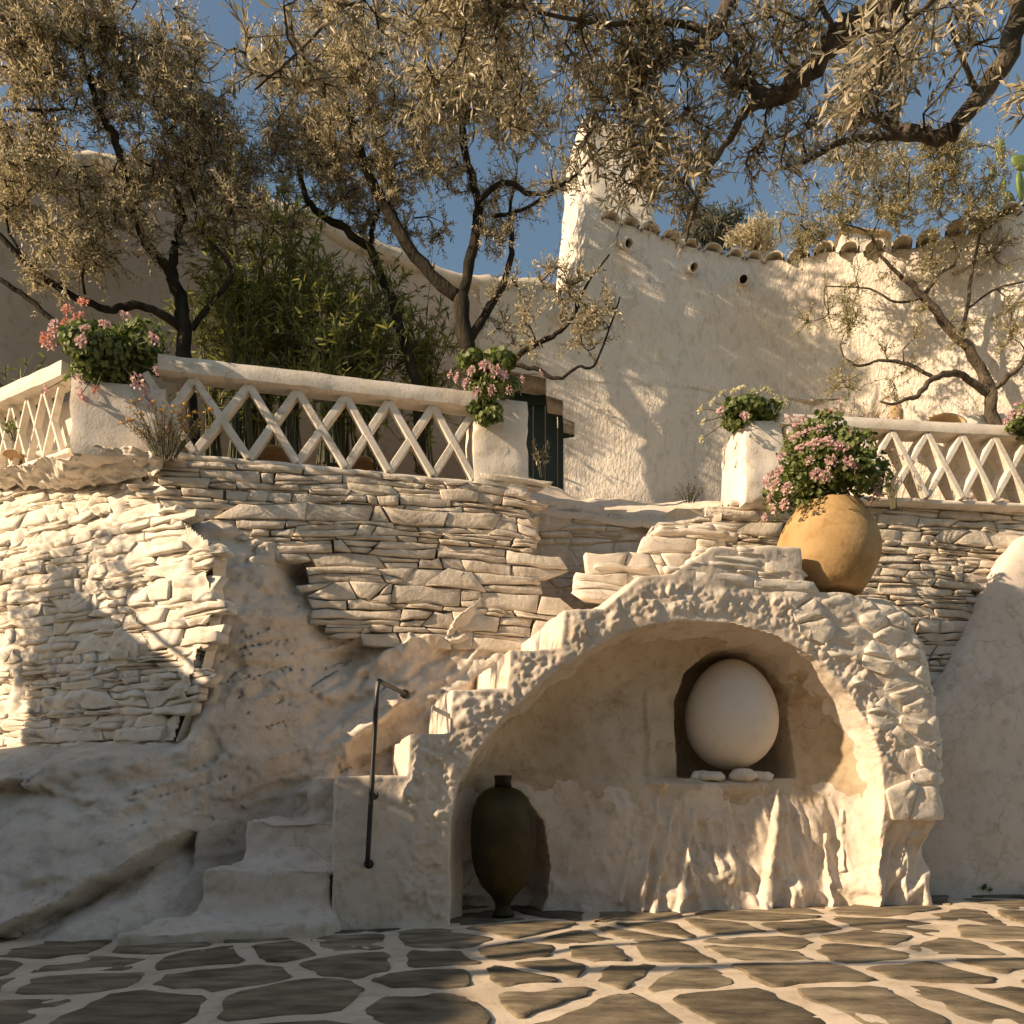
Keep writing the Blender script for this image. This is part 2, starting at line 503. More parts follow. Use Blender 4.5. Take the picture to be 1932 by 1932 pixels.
def voronoi(seeds, box, sv=1.0, gap=0.01, reach=22, gapf=None):
    """cells of seeds in a metric where the second axis counts sv times"""
    S = np.array(seeds); cells = []
    Q = S * np.array([1, sv])
    for i, s in enumerate(S):
        d = ((Q - Q[i]) ** 2).sum(1); near = np.argsort(d)[1:reach]
        poly = [(box[0], box[2]), (box[1], box[2]), (box[1], box[3]), (box[0], box[3])]
        for j in near:
            dx, dz = S[j] - s
            nx, nz = dx, dz * sv * sv
            L = math.hypot(nx, nz)
            if L < 1e-9: continue
            nx /= L; nz /= L
            mx, mz = (S[j] + s) / 2
            g = gap / 2 if gapf is None else gapf(i, j) / 2
            poly = clip(poly, mx - nx * g, mz - nz * g, nx, nz)
            if len(poly) < 3: break
        cells.append(poly if len(poly) >= 3 else None)
    return cells

def area(p):
    return abs(sum(p[i][0] * p[(i + 1) % len(p)][1] - p[(i + 1) % len(p)][0] * p[i][1] for i in range(len(p)))) / 2

def refine(poly, rng, cut=0.18, jit=0.0, seg=0.12):
    out = []; n = len(poly)
    for i in range(n):
        a = np.array(poly[i]); b = np.array(poly[(i + 1) % n])
        L = np.linalg.norm(b - a)
        if L < 1e-4: continue
        ts = [cut]
        k = int(L / seg)
        for q in range(1, k + 1): ts.append(q / (k + 1))
        ts.append(1 - cut)
        nrm = np.array([-(b - a)[1], (b - a)[0]]) / L
        for t in sorted(set(ts)):
            out.append(tuple(a + (b - a) * t + nrm * rng.uniform(-jit, jit)))
    return out

def stone_me(name, poly, S, proud, depth, bevel, mat, rng, tilt=0.012, bulge=0.004, crag=0.006):
    """one stone: polygon in wall coordinates set proud of the face S(u, z, off)"""
    c = np.mean(poly, axis=0); n = len(poly)
    ext = np.ptp(np.array(poly), axis=0)
    kb = np.clip(1 - 2 * bevel / np.maximum(ext, 1e-3), 0.35, 0.95)
    tu, tz = rng.uniform(-tilt, tilt), rng.uniform(-tilt, tilt)
    V = []
    for (u, z) in poly: V.append(S(u, z, -depth))
    for (u, z) in poly: V.append(S(u, z, proud - bevel * 0.9 + rng.uniform(-0.003, 0.003)))
    for (u, z) in poly:
        q = c + (np.array((u, z)) - c) * kb
        rel = (q - c) / np.maximum(ext, 1e-3) * 2
        V.append(S(q[0], q[1], proud + tu * rel[0] + tz * rel[1] + rng.uniform(-0.003, 0.003)))
    for (u, z) in poly:
        q = c + (np.array((u, z)) - c) * kb * rng.uniform(0.45, 0.7)
        rel = (q - c) / np.maximum(ext, 1e-3) * 2
        V.append(S(q[0], q[1], proud + tu * rel[0] + tz * rel[1] + bulge * 0.6 + rng.uniform(-crag, crag)))
    V.append(S(c[0], c[1], proud + bulge))
    Fc = []
    for r in (0, n, 2 * n):
        for i in range(n):
            i2 = (i + 1) % n
            Fc.append((r + i, r + i2, r + n + i2, r + n + i))
    for i in range(n): Fc.append((3 * n + i, 3 * n + (i + 1) % n, 4 * n))
    o = np.array(S(c[0], c[1], 0.0))
    me = bpy.data.meshes.new(name)
    me.from_pydata([tuple(np.array(v) - o) for v in V], [], Fc)
    # make faces look outwards
    me.polygons.foreach_set("use_smooth", [True] * len(me.polygons))
    me.update()
    p = me.polygons[-1]
    out = np.array(S(c[0], c[1], 1.0)) - o
    if np.dot(np.array(p.normal), out) < 0: me.flip_normals()
    me.materials.append(mat)
    return me, o

def course_seeds(box, h, L, rng, hv=0.45, lv=0.55, jz=0.25):
    z = box[2]; out = []
    while z < box[3]:
        hh = h * rng.uniform(1 - hv, 1 + hv)
        u = box[0] - rng.uniform(0, L); sl = rng.uniform(-0.03, 0.03)
        while u < box[1] + L:
            ll = L * rng.uniform(1 - lv, 1 + lv * 1.5) * (0.7 + 0.3 * hh / h)
            out.append((u + ll / 2, z + hh / 2 + rng.uniform(-jz, jz) * hh + sl * (u - box[0])))
            u += ll
        z += hh
    return out

def slab_cells(box, h, L, rng, seed, wav=0.75, split=0.42):
    """courses of flat slabs between wandering bed joints, slanted ends, some slabs split in two"""
    lines = [box[2] - h]; hs = []
    while lines[-1] < box[3] + h:
        hh = h * rng.choice((0.45, 0.6, 0.85, 1.0, 1.3, 1.75)); lines.append(lines[-1] + hh)
    def bed(k, u):
        q = np.array([[u * 1.9, k * 7.31, 0.0], [u * 6.0, k * 3.7, 4.0], [u * 0.45, lines[k] * 0.8, 9.0]])
        a = vnoise(q, seed)
        return lines[k] + wav * h * (0.55 * float(a[0]) + 0.25 * float(a[1])) + 1.1 * h * float(a[2])
    out = []
    for k in range(len(lines) - 1):
        hh = lines[k + 1] - lines[k]
        u = box[0] - rng.uniform(0, L); s0 = rng.uniform(-0.8, 0.8) * hh
        while u < box[1] + L:
            ll = L * rng.choice((rng.uniform(0.3, 0.8), rng.uniform(0.6, 1.4), rng.uniform(1.2, 2.1))) * (0.75 + 0.25 * hh / h)
            s1 = rng.choice((rng.uniform(-0.2, 0.2), rng.uniform(-0.35, 0.35), rng.uniform(-0.9, 0.9))) * hh
            n = max(2, int(ll / 0.09))
            lo = [(u - s0 + (ll - s1 + s0) * i / n, 0) for i in range(n + 1)]
            hi = [(u + s0 + (ll + s1 - s0) * i / n, 0) for i in range(n + 1)]
            lo = [(a, bed(k, a)) for a, _ in lo]; hi = [(a, bed(k + 1, a)) for a, _ in hi]
            if rng.random() < split and hh > 0.7 * h:
                f0, f1 = rng.uniform(0.3, 0.7), rng.uniform(0.25, 0.75)
                mid = [((a[0] + b[0]) / 2, a[1] + (b[1] - a[1]) * (f0 + (f1 - f0) * i / n)) for i, (a, b) in enumerate(zip(lo, hi))]
                out += [lo + mid[::-1], mid + hi[::-1]]
            else:
                out.append(lo + hi[::-1])
            u += ll; s0 = s1
    return out

def inset(poly, g):
    c = np.mean(poly, axis=0); e = np.maximum(np.ptp(np.array(poly), axis=0), 1e-3)
    k = np.maximum(0.3, 1 - 2 * g / e)
    return [tuple(c + (np.array(q) - c) * k) for q in poly]

def lay_wall(parent, S, poly, h, L, mat, seed, sv=2.4, gap=0.012, proud=(0.01, 0.035), depth=0.05, bevel=0.008, limit=300, holes=(), tilt=0.012, minarea=0.0004, cut=0.16, jit=0.004, seg=0.10, gapv=0.5, slabs=True):
    rng = random.Random(seed)
    us = [p[0] for p in poly]; zs = [p[1] for p in poly]
    box = (min(us), max(us), min(zs), max(zs))
    if slabs:
        cells = [inset(c, gap * 0.5 * rng.uniform(0.3, 1.9)) for c in slab_cells(box, h, L, rng, seed)]
        seeds = [np.mean(c, axis=0) for c in cells]
    else:
        seeds = course_seeds(box, h, L, rng)
    big = (box[0] - 0.25, box[1] + 0.25, box[2] - 0.1, box[3] + 0.1)
    def gapf(i, j):
        return gap * (1 + gapv * math.sin(i * 12.9898 + j * 78.233) )
    if not slabs: cells = voronoi(seeds, big, sv, gap, gapf=None)
    todo = []
    for s, c in zip(seeds, cells):
        if c is None or not inside(s[0], s[1], poly): continue
        if any(inside(s[0], s[1], q) for q in holes): continue
        a = area(c)
        if a < minarea: continue
        todo.append((a, c))
    todo.sort(key=lambda t: -t[0])
    rest_V, rest_F = [], []
    for k, (a, c) in enumerate(todo):
        if slabs:
            hh_ = np.ptp([q[1] for q in c])
            p = [(q[0] + rng.uniform(-jit, jit), q[1] + rng.uniform(-jit, jit)) for q in c]
        else: p = refine(c, rng, cut, jit, seg)
        me, o = stone_me("stone", p, S, rng.uniform(*proud), depth, min(bevel, math.sqrt(a) * 0.18), mat, rng, tilt)
        if k < limit:
            put("stone", me, parent, o)
        else:
            b = len(rest_V)
            rest_V += [tuple(np.array(v.co) + o) for v in me.vertices]
            rest_F += [tuple(i + b for i in f.vertices) for f in me.polygons]
            bpy.data.meshes.remove(me)
    if rest_F:
        m = MB(); m.V, m.F = rest_V, rest_F
        tag(m.build("small_stones", mat, parent, smooth=True), kind="stuff")
    return len(todo)

def face_grid(name, S, poly, mat, parent, step=0.03, amp=0.02, freq=7.0, off=0.0, seed=3, grow=0.05):
    """the mortar / plaster face behind the stones, cut to a polygon"""
    us = [p[0] for p in poly]; zs = [p[1] for p in poly]
    u = np.arange(min(us) - grow, max(us) + grow, step); z = np.arange(min(zs) - grow, max(zs) + grow, step)
    U, Z = np.meshgrid(u, z, indexing='ij')
    sd = sd_poly(U, Z, poly)
    nzv = fbm(np.stack([U.ravel(), Z.ravel() * 1.6, np.zeros(U.size)], 1), freq, 3, seed).reshape(U.shape)
    V = np.array([S(a, b, off + amp * c) for a, b, c in zip(U.ravel(), Z.ravel(), nzv.ravel())])
    nu, nz = U.shape
    I = np.arange(nu * nz).reshape(nu, nz)
    Q = np.stack([I[:-1, :-1], I[1:, :-1], I[1:, 1:], I[:-1, 1:]], -1).reshape(-1, 4)
    keep = (sd < grow)[:-1, :-1].ravel()
    Q = Q[keep]
    used = np.unique(Q); mp = np.full(len(V), -1); mp[used] = np.arange(len(used))
    V = V[used]; Q = mp[Q]
    o = wloc(parent)
    return put(name, mesh_np(name, V - np.array(o), Q, mat), parent, o)


# ================================================================== THE SETTING
# one ground sheet to the horizon
m_ = MB(); m_.add([(-120, -120, -0.05), (120, -120, -0.05), (120, 240, -0.05), (-120, 240, -0.05)], [(0, 1, 2, 3)])
tag(m_.build("ground", M['grout']), kind="structure")

# courtyard pavement: uneven lime grout with schist slabs set in it
gx, gy = np.meshgrid(np.arange(-6.4, 7.0, 0.045), np.arange(0.4, 7.2, 0.045), indexing='ij')
def floor_z(X, Y):
    P = np.stack([np.ravel(X), np.ravel(Y), np.zeros(np.size(X))], 1)
    return (0.010 * fbm(P, 1.6, 3, 5) + 0.004 * fbm(P, 9, 2, 6)).reshape(np.shape(X)) + 0.012
gz = floor_z(gx, gy)
I_ = np.arange(gx.size).reshape(gx.shape)
Q_ = np.stack([I_[:-1, :-1], I_[1:, :-1], I_[1:, 1:], I_[:-1, 1:]], -1).reshape(-1, 4)
pavement = put("pavement", mesh_np("pavement", np.stack([gx.ravel(), gy.ravel(), gz.ravel()], 1), Q_, M['grout']))
tag(pavement, "courtyard floor of large dark stone slabs set in pale wide joints", kind="structure")

slab_px = [(94, 1798), (170, 1823), (113, 1867), (430, 1850), (22, 1909), (244, 1909), (560, 1893), (400, 1812), (651, 1789), (681, 1822),
           (835, 1781), (820, 1817), (977, 1804), (985, 1759), (1195, 1766), (1142, 1807), (1048, 1834), (842, 1856), (973, 1852), (1198, 1841),
           (820, 1901), (1026, 1890), (1142, 1912), (1249, 1758), (1365, 1757), (1507, 1755), (1695, 1755), (1447, 1785), (1432, 1804),
           (1646, 1777), (1616, 1804), (1796, 1796), (1901, 1770), (1826, 1738), (1900, 1706), (1275, 1849), (1507, 1845), (1770, 1841),
           (1620, 1894), (1837, 1894), (1395, 1901), (1912, 1890), (1245, 1806), (300, 1790), (540, 1800), (1910, 1835), (1100, 1772), (-60, 1835), (-80, 1880), (1990, 1850), (1985, 1800), (1980, 1745)]
seeds = []
for x, y in slab_px:
    d = F * CZ / (y - HZ); seeds.append(xd(x, d))
rp = random.Random(4)
tries = 0
while tries < 1500:
    tries += 1
    q = (rp.uniform(-4.2, 6.0), rp.uniform(1.0, 6.6))
    if min((q[0] - a) ** 2 + ((q[1] - b)) ** 2 for a, b in seeds) > 0.46 ** 2: seeds.append(q)
cells = voronoi(seeds, (-4.6, 6.4, 0.7, 7.0), 1.0, 0.084, 18)
for sd_, c in zip(seeds, cells):
    if c is None or area(c) < 0.012: continue
    p = refine(c, rp, 0.10, 0.016, 0.13)
    zf = float(floor_z(np.array([sd_[0]]), np.array([sd_[1]]))[0])
    me, o = stone_me("paving_stone", p, lambda u, v, off=0.0, zf=zf: (u, v, zf + off), rp.uniform(0.005, 0.009), 0.05, 0.004, M['schist'], rp, 0.002, 0.0005, 0.001)
    put("paving_stone", me, pavement, o)

# terrace behind the retaining walls
TZ = 3.08
tb = [(-7.0, 7.0), (-4.5, 7.0), (-2.45, 5.85), (0.15, 5.95), (0.25, 6.3), (1.15, 6.4), (1.3, 6.1), (4.6, 6.5), (9, 7.0)]
m_ = MB()
m_.prism([(x, y, TZ - 0.25) for x, y in tb] + [(9, 30, TZ - 0.25), (-7, 30, TZ - 0.25)], [(x, y, TZ) for x, y in tb] + [(9, 30, TZ), (-7, 30, TZ)])
tag(m_.build("terrace", M['grout']), kind="structure")

def facets(Q, n, seed, tilt, off):
    rng = np.random.default_rng(seed); lo, hi = Q.min(0), Q.max(0)
    sd = lo + rng.random((n, 2)) * (hi - lo); best = np.full(len(Q), 1e9); idx = np.zeros(len(Q), int)
    for i in range(n):
        d = ((Q - sd[i]) ** 2).sum(1); m = d < best; best[m] = d[m]; idx[m] = i
    g = rng.normal(size=(n, 2)) * tilt; o = rng.normal(size=n) * off
    return o[idx] + ((Q - sd[idx]) * g[idx]).sum(1)

# ---- limewashed bedrock: a face Y(X, Z) through measured points
rock_pts = [(-150, 1790, 3.95), (0, 1786, 3.95), (120, 1788, 3.93), (230, 1790, 4.0), (330, 1770, 4.15), (0, 1735, 4.02), (200, 1650, 4.3), (290, 1590, 4.45), (100, 1700, 4.12),
            (400, 1690, 4.7), (420, 1600, 4.85), (590, 1560, 5.05), (330, 1700, 4.35), (0, 1600, 4.25), (150, 1560, 4.42), (0, 1450, 4.75), (150, 1490, 4.62), (280, 1440, 4.72), (300, 1380, 4.85),
            (420, 1400, 4.92), (440, 1250, 5.02), (500, 1150, 5.12), (420, 1050, 5.05), (600, 1300, 5.3), (600, 1450, 5.22), (750, 1300, 5.43), (750, 1450, 5.38),
            (900, 1250, 5.60), (950, 1350, 5.60), (590, 1205, 5.36), (750, 1218, 5.51), (950, 1214, 5.67), (540, 1050, 5.3), (560, 1085, 5.42), (600, 950, 5.62), (900, 950, 5.85), (300, 900, 5.5), (0, 900, 6.1), (0, 1100, 5.9),
            (0, 1300, 5.5), (200, 1200, 5.35), (300, 1200, 5.2), (470, 1020, 5.25), (760, 1700, 5.2), (640, 1700, 5.1), (-150, 1400, 5.3), (-150, 1100, 6.1), (1050, 1300, 5.95), (1050, 1000, 6.0), (360, 1500, 4.85), (500, 1500, 5.02)]
rp_w = np.array([W(*q) for q in rock_pts])
A_ = rp_w[:, [0, 2]]
def _k(r2): return np.where(r2 > 1e-12, r2 * np.log(np.maximum(r2, 1e-12)), 0)
n_ = len(A_)
K_ = _k(((A_[:, None] - A_[None]) ** 2).sum(-1)) + np.eye(n_) * 0.02
Pm = np.concatenate([np.ones((n_, 1)), A_], 1)
sol = np.linalg.solve(np.block([[K_, Pm], [Pm.T, np.zeros((3, 3))]]), np.concatenate([rp_w[:, 1], np.zeros(3)]))
rx, rz = np.meshgrid(np.arange(-4.6, 0.20, 0.0145), np.arange(-0.08, 3.0, 0.0145), indexing='ij')
B_ = np.stack([rx.ravel(), rz.ravel()], 1)
ry = _k(((B_[:, None] - A_[None]) ** 2).sum(-1)) @ sol[:n_] + sol[n_] + B_ @ sol[n_ + 1:]
# overhanging shelf of rock with a dark crack under it
ck = np.array([W(*q) for q in [(-150, 1790, 3.9), (0, 1752, 4.0), (100, 1700, 4.1), (190, 1660, 4.25), (250, 1625, 4.35), (300, 1585, 4.42), (350, 1560, 4.6)]])
zc = np.interp(B_[:, 0], ck[:, 0], ck[:, 2], left=-1, right=-1) + 0.02 * vnoise(np.stack([B_[:, 0] * 9, B_[:, 0] * 0, B_[:, 0] * 0], 1), 4)
dz_ = zc - B_[:, 1]
fade = 1 - sstep(-1.95, -1.7, B_[:, 0])
P3 = np.stack([B_[:, 0], B_[:, 1], np.zeros(len(B_))], 1)
# strata running up to the right (right part) and gently down-left (left part)
ca, sa = math.cos(math.radians(38)), math.sin(math.radians(38))
Ps = np.stack([(P3[:, 0] * ca + P3[:, 1] * sa) * 1.4, (-P3[:, 0] * sa + P3[:, 1] * ca) * 9.0, P3[:, 2]], 1)
ca2, sa2 = math.cos(math.radians(24)), math.sin(math.radians(24))
Pl = np.stack([(P3[:, 0] * ca2 + P3[:, 1] * sa2) * 1.2, (-P3[:, 0] * sa2 + P3[:, 1] * ca2) * 6.0, P3[:, 2]], 1)
wr = sstep(-1.6, -1.2, B_[:, 0])
st1 = fbm(Ps, 1.0, 3, 21); st2 = fbm(Pl, 0.9, 3, 25)
terr = lambda q: (np.floor(q * 2.5) + sstep(0.55, 1.0, q * 2.5 - np.floor(q * 2.5))) / 2.5
wob = np.stack([fbm(P3, 5.0, 3, 36), fbm(P3, 5.0, 3, 37)], 1)
Fr = facets(Ps[:, :2] * np.array([0.9, 0.33]) + wob * 0.10, 420, 61, 0.14, 0.012) + facets(Ps[:, :2] * np.array([0.9, 0.45]) + wob * 0.08, 1600, 62, 0.09, 0.005)
Fl = facets(Pl[:, :2] * np.array([0.8, 0.36]) + wob * 0.10, 140, 63, 0.10, 0.020) + facets(Pl[:, :2] * np.array([0.9, 0.4]) + wob * 0.10, 700, 64, 0.06, 0.005)
slab_m = sstep(-1.95, -1.8, B_[:, 0]) * (1 - sstep(-1.45, -1.32, B_[:, 0])) * sstep(0.95, 1.2, B_[:, 1])      # smoother plaster slab between bastion and stair
ry = ry + (wr * Fr + (1 - wr) * Fl) * (1 - 0.75 * slab_m) + 0.03 * fbm(P3, 2.6, 3, 31) + 0.006 * fbm(P3, 14, 2, 35)
_w = 0.10 * (B_[:, 1] - 1.1)
_xc = np.interp(B_[:, 1], [1.05, 1.6, 2.1, 2.6, 3.05], [-2.08, -1.92, -1.88, -2.2, -2.7])
_b0 = np.array(xd(395, 4.78)); _e = np.array((-0.92, 0.39)) / math.hypot(0.92, 0.39); _n = np.array((-0.39, -0.92)) / math.hypot(0.92, 0.39) * -1
_u = (B_[:, 0] - _b0[0] - _n[0] * _w) / _e[0]
_yb = _b0[1] + _u * _e[1] + _n[1] * _w
_m = sstep(1.0, 1.22, B_[:, 1]) * (1 - sstep(-0.12, 0.06, B_[:, 0] - _xc))
ry = ry + _m * np.maximum(0, _yb + 0.14 - ry)
pit = 0.4 * np.clip(fbm(P3, 6.0, 2, 41) - 0.45, 0, 1)
ry = ry + 0.12 * pit
ry = ry + (0.014 * np.abs(fbm(P3, 11.0, 3, 161)) + 0.005 * fbm(P3, 30.0, 2, 163)) * (0.35 + 0.65 * sstep(-0.1, 0.3, fbm(P3, 1.8, 2, 165)))
# a hollow under the broken corner of the stone wall
h0 = W(560, 1080, 5.4)
ry = ry + 0.28 * np.exp(-(((B_[:, 0] - h0.x) / 0.09) ** 2 + ((B_[:, 1] - h0.z) / 0.11) ** 2))
rg = ry.reshape(rx.shape)
for _ in range(1):
    q = np.pad(rg, 1, mode='edge'); rg = (q[1:-1, 1:-1] * 4 + q[:-2, 1:-1] * 2 + q[2:, 1:-1] * 2 + q[1:-1, :-2] * 2 + q[1:-1, 2:] * 2 + q[:-2, :-2] + q[2:, 2:] + q[:-2, 2:] + q[2:, :-2]) / 16
dp_ = np.maximum(dz_, 0); lip = 0.6 + 0.4 * vnoise(np.stack([B_[:, 0] * 4, B_[:, 0] * 0, B_[:, 0] * 0], 1), 8)
ry = rg.ravel() + fade * lip * np.where(dz_ > 0, 0.34 * sstep(0, 0.06, dp_) * np.exp(-np.maximum(dp_ - 0.06, 0) / 0.13) - 0.12 * (1 - sstep(0, 0.06, dp_)), -0.12 * np.exp(dz_ / 0.22))
for Pq, sd_, th, dp in ((Ps, 151, 0.03, 0.05 * wr), (Ps * 1.9, 157, 0.03, 0.04 * wr), (Pl, 153, 0.025, 0.05 * (1 - wr)), (Pl * 1.7, 158, 0.025, 0.03 * (1 - wr)), (P3 * 4.0, 155, 0.02, 0.03)):
    nq = fbm(Pq, 0.9, 2, sd_); msk = sstep(0.05, 0.35, fbm(P3, 2.4, 2, sd_ + 1))
    ry = ry + dp * np.exp(-(nq / th) ** 2) * msk
rgm = 0.3 + 0.7 * sstep(-0.1, 0.25, fbm(P3, 1.8, 2, 165))
ry = ry + rgm * (0.020 * fbm(np.stack([P3[:, 0], P3[:, 1] * 1.5, P3[:, 2]], 1), 9.0, 3, 211, 0.55) + 0.012 * np.abs(fbm(P3, 18.0, 3, 213)) + 0.004 * fbm(P3, 34.0, 2, 215))
ry = ry + 0.09 * np.clip(fbm(P3, 7.0, 3, 217) - 0.62, 0, 1) * sstep(-2.0, -1.7, B_[:, 0])
I_ = np.arange(rx.size).reshape(rx.shape)
Q_ = np.stack([I_[:-1, :-1], I_[1:, :-1], I_[1:, 1:], I_[:-1, 1:]], -1).reshape(-1, 4)
tag(put("rock_face", mesh_np("rock_face", np.stack([B_[:, 0], ry, B_[:, 1]], 1), Q_, M['rock'])), "limewashed bedrock under the stone terrace walls", kind="structure")

# ---- broad low steps climbing away from the yard (three, rough cast)
h = 0.016
o_ = np.array([-2.35, 3.62, -0.06])
gxx, gyy, gzz = np.meshgrid(*[np.arange(o_[k], e, h) for k, e in enumerate((-0.55, 5.3, 1.0))], indexing='ij')
def box_sd(x0, x1, y0, y1, z1, sl=0.0, r=0.02):
    yy0 = y0 + sl * (gxx - x0)
    return np.maximum(np.maximum(np.maximum(x0 - gxx, gxx - x1), np.maximum(yy0 - gyy, gyy - y1)), gzz - z1)
def smin(a, b, k):
    hh = np.clip(0.5 + 0.5 * (b - a) / k, 0, 1)
    return b + (a - b) * hh - k * hh * (1 - hh)
Sx = box_sd(-1.98, -1.00, 3.84, 5.2, 0.08, 0.30)
Sx = smin(Sx, box_sd(-1.74, -1.02, 4.32, 5.2, 0.36, 0.06), 0.13)
Sx = smin(Sx, box_sd(-1.60, -1.04, 4.62, 5.2, 0.63, 0.06), 0.13)
Sx = smin(Sx, box_sd(-1.30, -0.90, 4.98, 5.25, 0.90, 0.0), 0.08)
V_, Q_ = surface_nets(Sx.astype(np.float32), o_, h)
Nn = vnormals(V_, Q_)
V_ = V_ + Nn * (0.034 * fbm(V_, 3.6, 3, 51) + 0.008 * fbm(V_, 18, 3, 55))[:, None]
ent = put("entry_steps", mesh_np("entry_steps", V_ - np.array([-1.35, 4.4, 0]), Q_, M['grotto']), None, (-1.35, 4.4, 0))
tag(ent, "three low rounded limewashed steps beside the grotto parapet, leading up from the yard", "steps")

# ================================================================== STONE WALLS
PW = Plane(xd(190, 5.10), xd(1010, 5.72), 0.02, 3.0)
wall1 = thing("stone_wall", "tall whitewashed drystone retaining wall under the crisscross railing in the middle", "wall", (*xd(190, 5.1), 0.0))
wp = PW.poly([(262, 866), (360, 868), (560, 882), (880, 900), (985, 903), (1005, 1000), (1025, 1130), (1060, 1150), (1050, 1225), (960, 1222), (880, 1212), (590, 1208), (575, 1150), (585, 1110), (555, 1060), (480, 1035), (400, 1012), (345, 985), (285, 925)])
S1 = lambda u, z, off=0.0: PW.pt(u, z, off)
lay_wall(wall1, S1, wp, 0.066, 0.25, M['stone'], 5, 2.6, 0.009, (-0.004, 0.02), 0.06, 0.006, 300, tilt=0.007, jit=0.007)
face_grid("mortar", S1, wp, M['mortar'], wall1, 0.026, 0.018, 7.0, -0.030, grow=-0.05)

PB = Plane(xd(395, 4.78), np.array(xd(395, 4.78)) + np.array((-0.92, 0.39)), 0.10, 1.1)
wall2 = thing("stone_wall", "sunlit rough whitewashed stone bastion at the left edge, leaning back below the flowering planter", "wall", (*xd(300, 4.9), 0.0))
bp = PB.poly([(262, 848), (268, 872), (288, 928), (340, 978), (398, 1020), (402, 1120), (392, 1200), (370, 1290), (330, 1400), (230, 1440), (100, 1455), (-90, 1440), (-90, 880), (60, 850), (128, 846)])
S2 = lambda u, z, off=0.0: PB.pt(u, z, off)
lay_wall(wall2, S2, bp, 0.056, 0.20, M['white'], 6, 2.5, 0.007, (-0.006, 0.034), 0.07, 0.007, 300, tilt=0.016, jit=0.010)
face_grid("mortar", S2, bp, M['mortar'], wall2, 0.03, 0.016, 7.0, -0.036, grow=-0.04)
face_grid("lime_coat", S2, bp, M['white'], wall2, 0.018, 0.044, 6.0, -0.010, 13, grow=-0.02)
hd = []
for x, yt in ((-110, 905), (-40, 893), (30, 880), (80, 872), (128, 860), (180, 846), (235, 844), (285, 850), (335, 858)):
    lo_ = PB.pt(*PB.uv(min(x, 300), 925 if x < 200 else (915 if x < 260 else 900)), 0.035)
    dt_ = 5.10 + (128 - x) * 0.0034 if x < 128 else 5.04 + (x - 128) * 0.0002
    hd.append((W(x, yt, dt_), Vector(lo_)))
V_ = []; na, nk = 150, 30
for i in range(na):
    f = i / (na - 1) * (len(hd) - 1); k = min(len(hd) - 2, int(f)); t = f - k
    a = np.array(hd[k][0].lerp(hd[k + 1][0], t)); b = np.array(hd[k][1].lerp(hd[k + 1][1], t))
    V_.append(a + np.array([0, 0.30, 0.03]))
    for j in range(nk): V_.append(a + (b - a) * j / (nk - 1))
V_ = np.array(V_); nk += 1
V_ += np.stack([0.012 * fbm(V_, 16, 2, 205), -0.040 * np.abs(fbm(V_ * np.array([1, 1, 2.2]), 8, 3, 201)) - 0.010 * fbm(V_, 26, 2, 207), 0.028 * fbm(V_ * np.array([1, 1, 2]), 12, 3, 203)], 1)
Q_ = np.array([(i * nk + k, i * nk + k + 1, (i + 1) * nk + k + 1, (i + 1) * nk + k) for i in range(na - 1) for k in range(nk - 1)])
put("wall_head", mesh_np("wall_head", V_ - np.array(wall2.location), Q_, M['white']), wall2, wall2.location)
# its end face, turning the corner towards the rock
ce = [PB.pt(*PB.uv(x, y), -0.02) for x, y in [(200, 868), (205, 930), (335, 985), (398, 1030), (400, 1120), (388, 1220), (365, 1300), (325, 1400)]]
V_, Q_ = [], []
for a in ce:
    for k in range(10): V_.append((a[0] + 0.03 * k / 9 + 0.02 * math.sin(k), a[1] + 0.55 * k / 9, a[2]))
V_ = np.array(V_); V_ += 0.02 * np.stack([fbm(V_, 9, 2, 1), fbm(V_, 9, 2, 2), fbm(V_, 9, 2, 3)], 1)
Q_ = [(i * 10 + k, i * 10 + k + 1, i * 10 + k + 11, i * 10 + k + 10) for i in range(len(ce) - 1) for k in range(9)]
put("end_face", mesh_np("end_face", V_ - np.array(wall2.location), np.array(Q_), M['white']), wall2, wall2.location)

PR = Plane(xd(1235, 5.98), xd(2050, 6.38), 0.03, 3.0)
wall3 = thing("stone_wall", "whitewashed drystone retaining wall behind the big terracotta pot on the right", "wall", (*xd(1500, 6.1), 0.0))
rpoly = PR.poly([(1365, 945), (1520, 945), (2060, 952), (2060, 1000), (1935, 1010), (1895, 1060), (1855, 1160), (1810, 1270), (1760, 1330), (1500, 1200), (1345, 1100), (1300, 1010), (1240, 1005), (1240, 985), (1365, 975)])
S3 = lambda u, z, off=0.0: PR.pt(u, z, off)
lay_wall(wall3, S3, rpoly, 0.058, 0.22, M['stone'], 8, 2.3, 0.008, (-0.002, 0.03), 0.06, 0.007, 300, tilt=0.014, jit=0.008)
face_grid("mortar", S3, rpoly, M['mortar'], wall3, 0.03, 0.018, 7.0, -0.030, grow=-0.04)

PC = Plane(xd(985, 6.18), xd(1260, 6.24), 0.0, 3.0)
wall4 = thing("stone_wall", "low shaded whitewashed stone wall in the recess below the stepped doorway", "wall", (*xd(1110, 6.2), 0.0))
cpoly = PC.poly([(985, 955), (1100, 965), (1200, 985), (1255, 990), (1250, 1150), (985, 1150)])
S4 = lambda u, z, off=0.0: PC.pt(u, z, off)
lay_wall(wall4, S4, cpoly, 0.09, 0.26, M['stone'], 9, 1.9, 0.010, (0.004, 0.02), 0.06, 0.012, 300, tilt=0.008)
face_grid("mortar", S4, cpoly, M['grotto'], wall4, 0.03, 0.012, 6.0, 0.0)

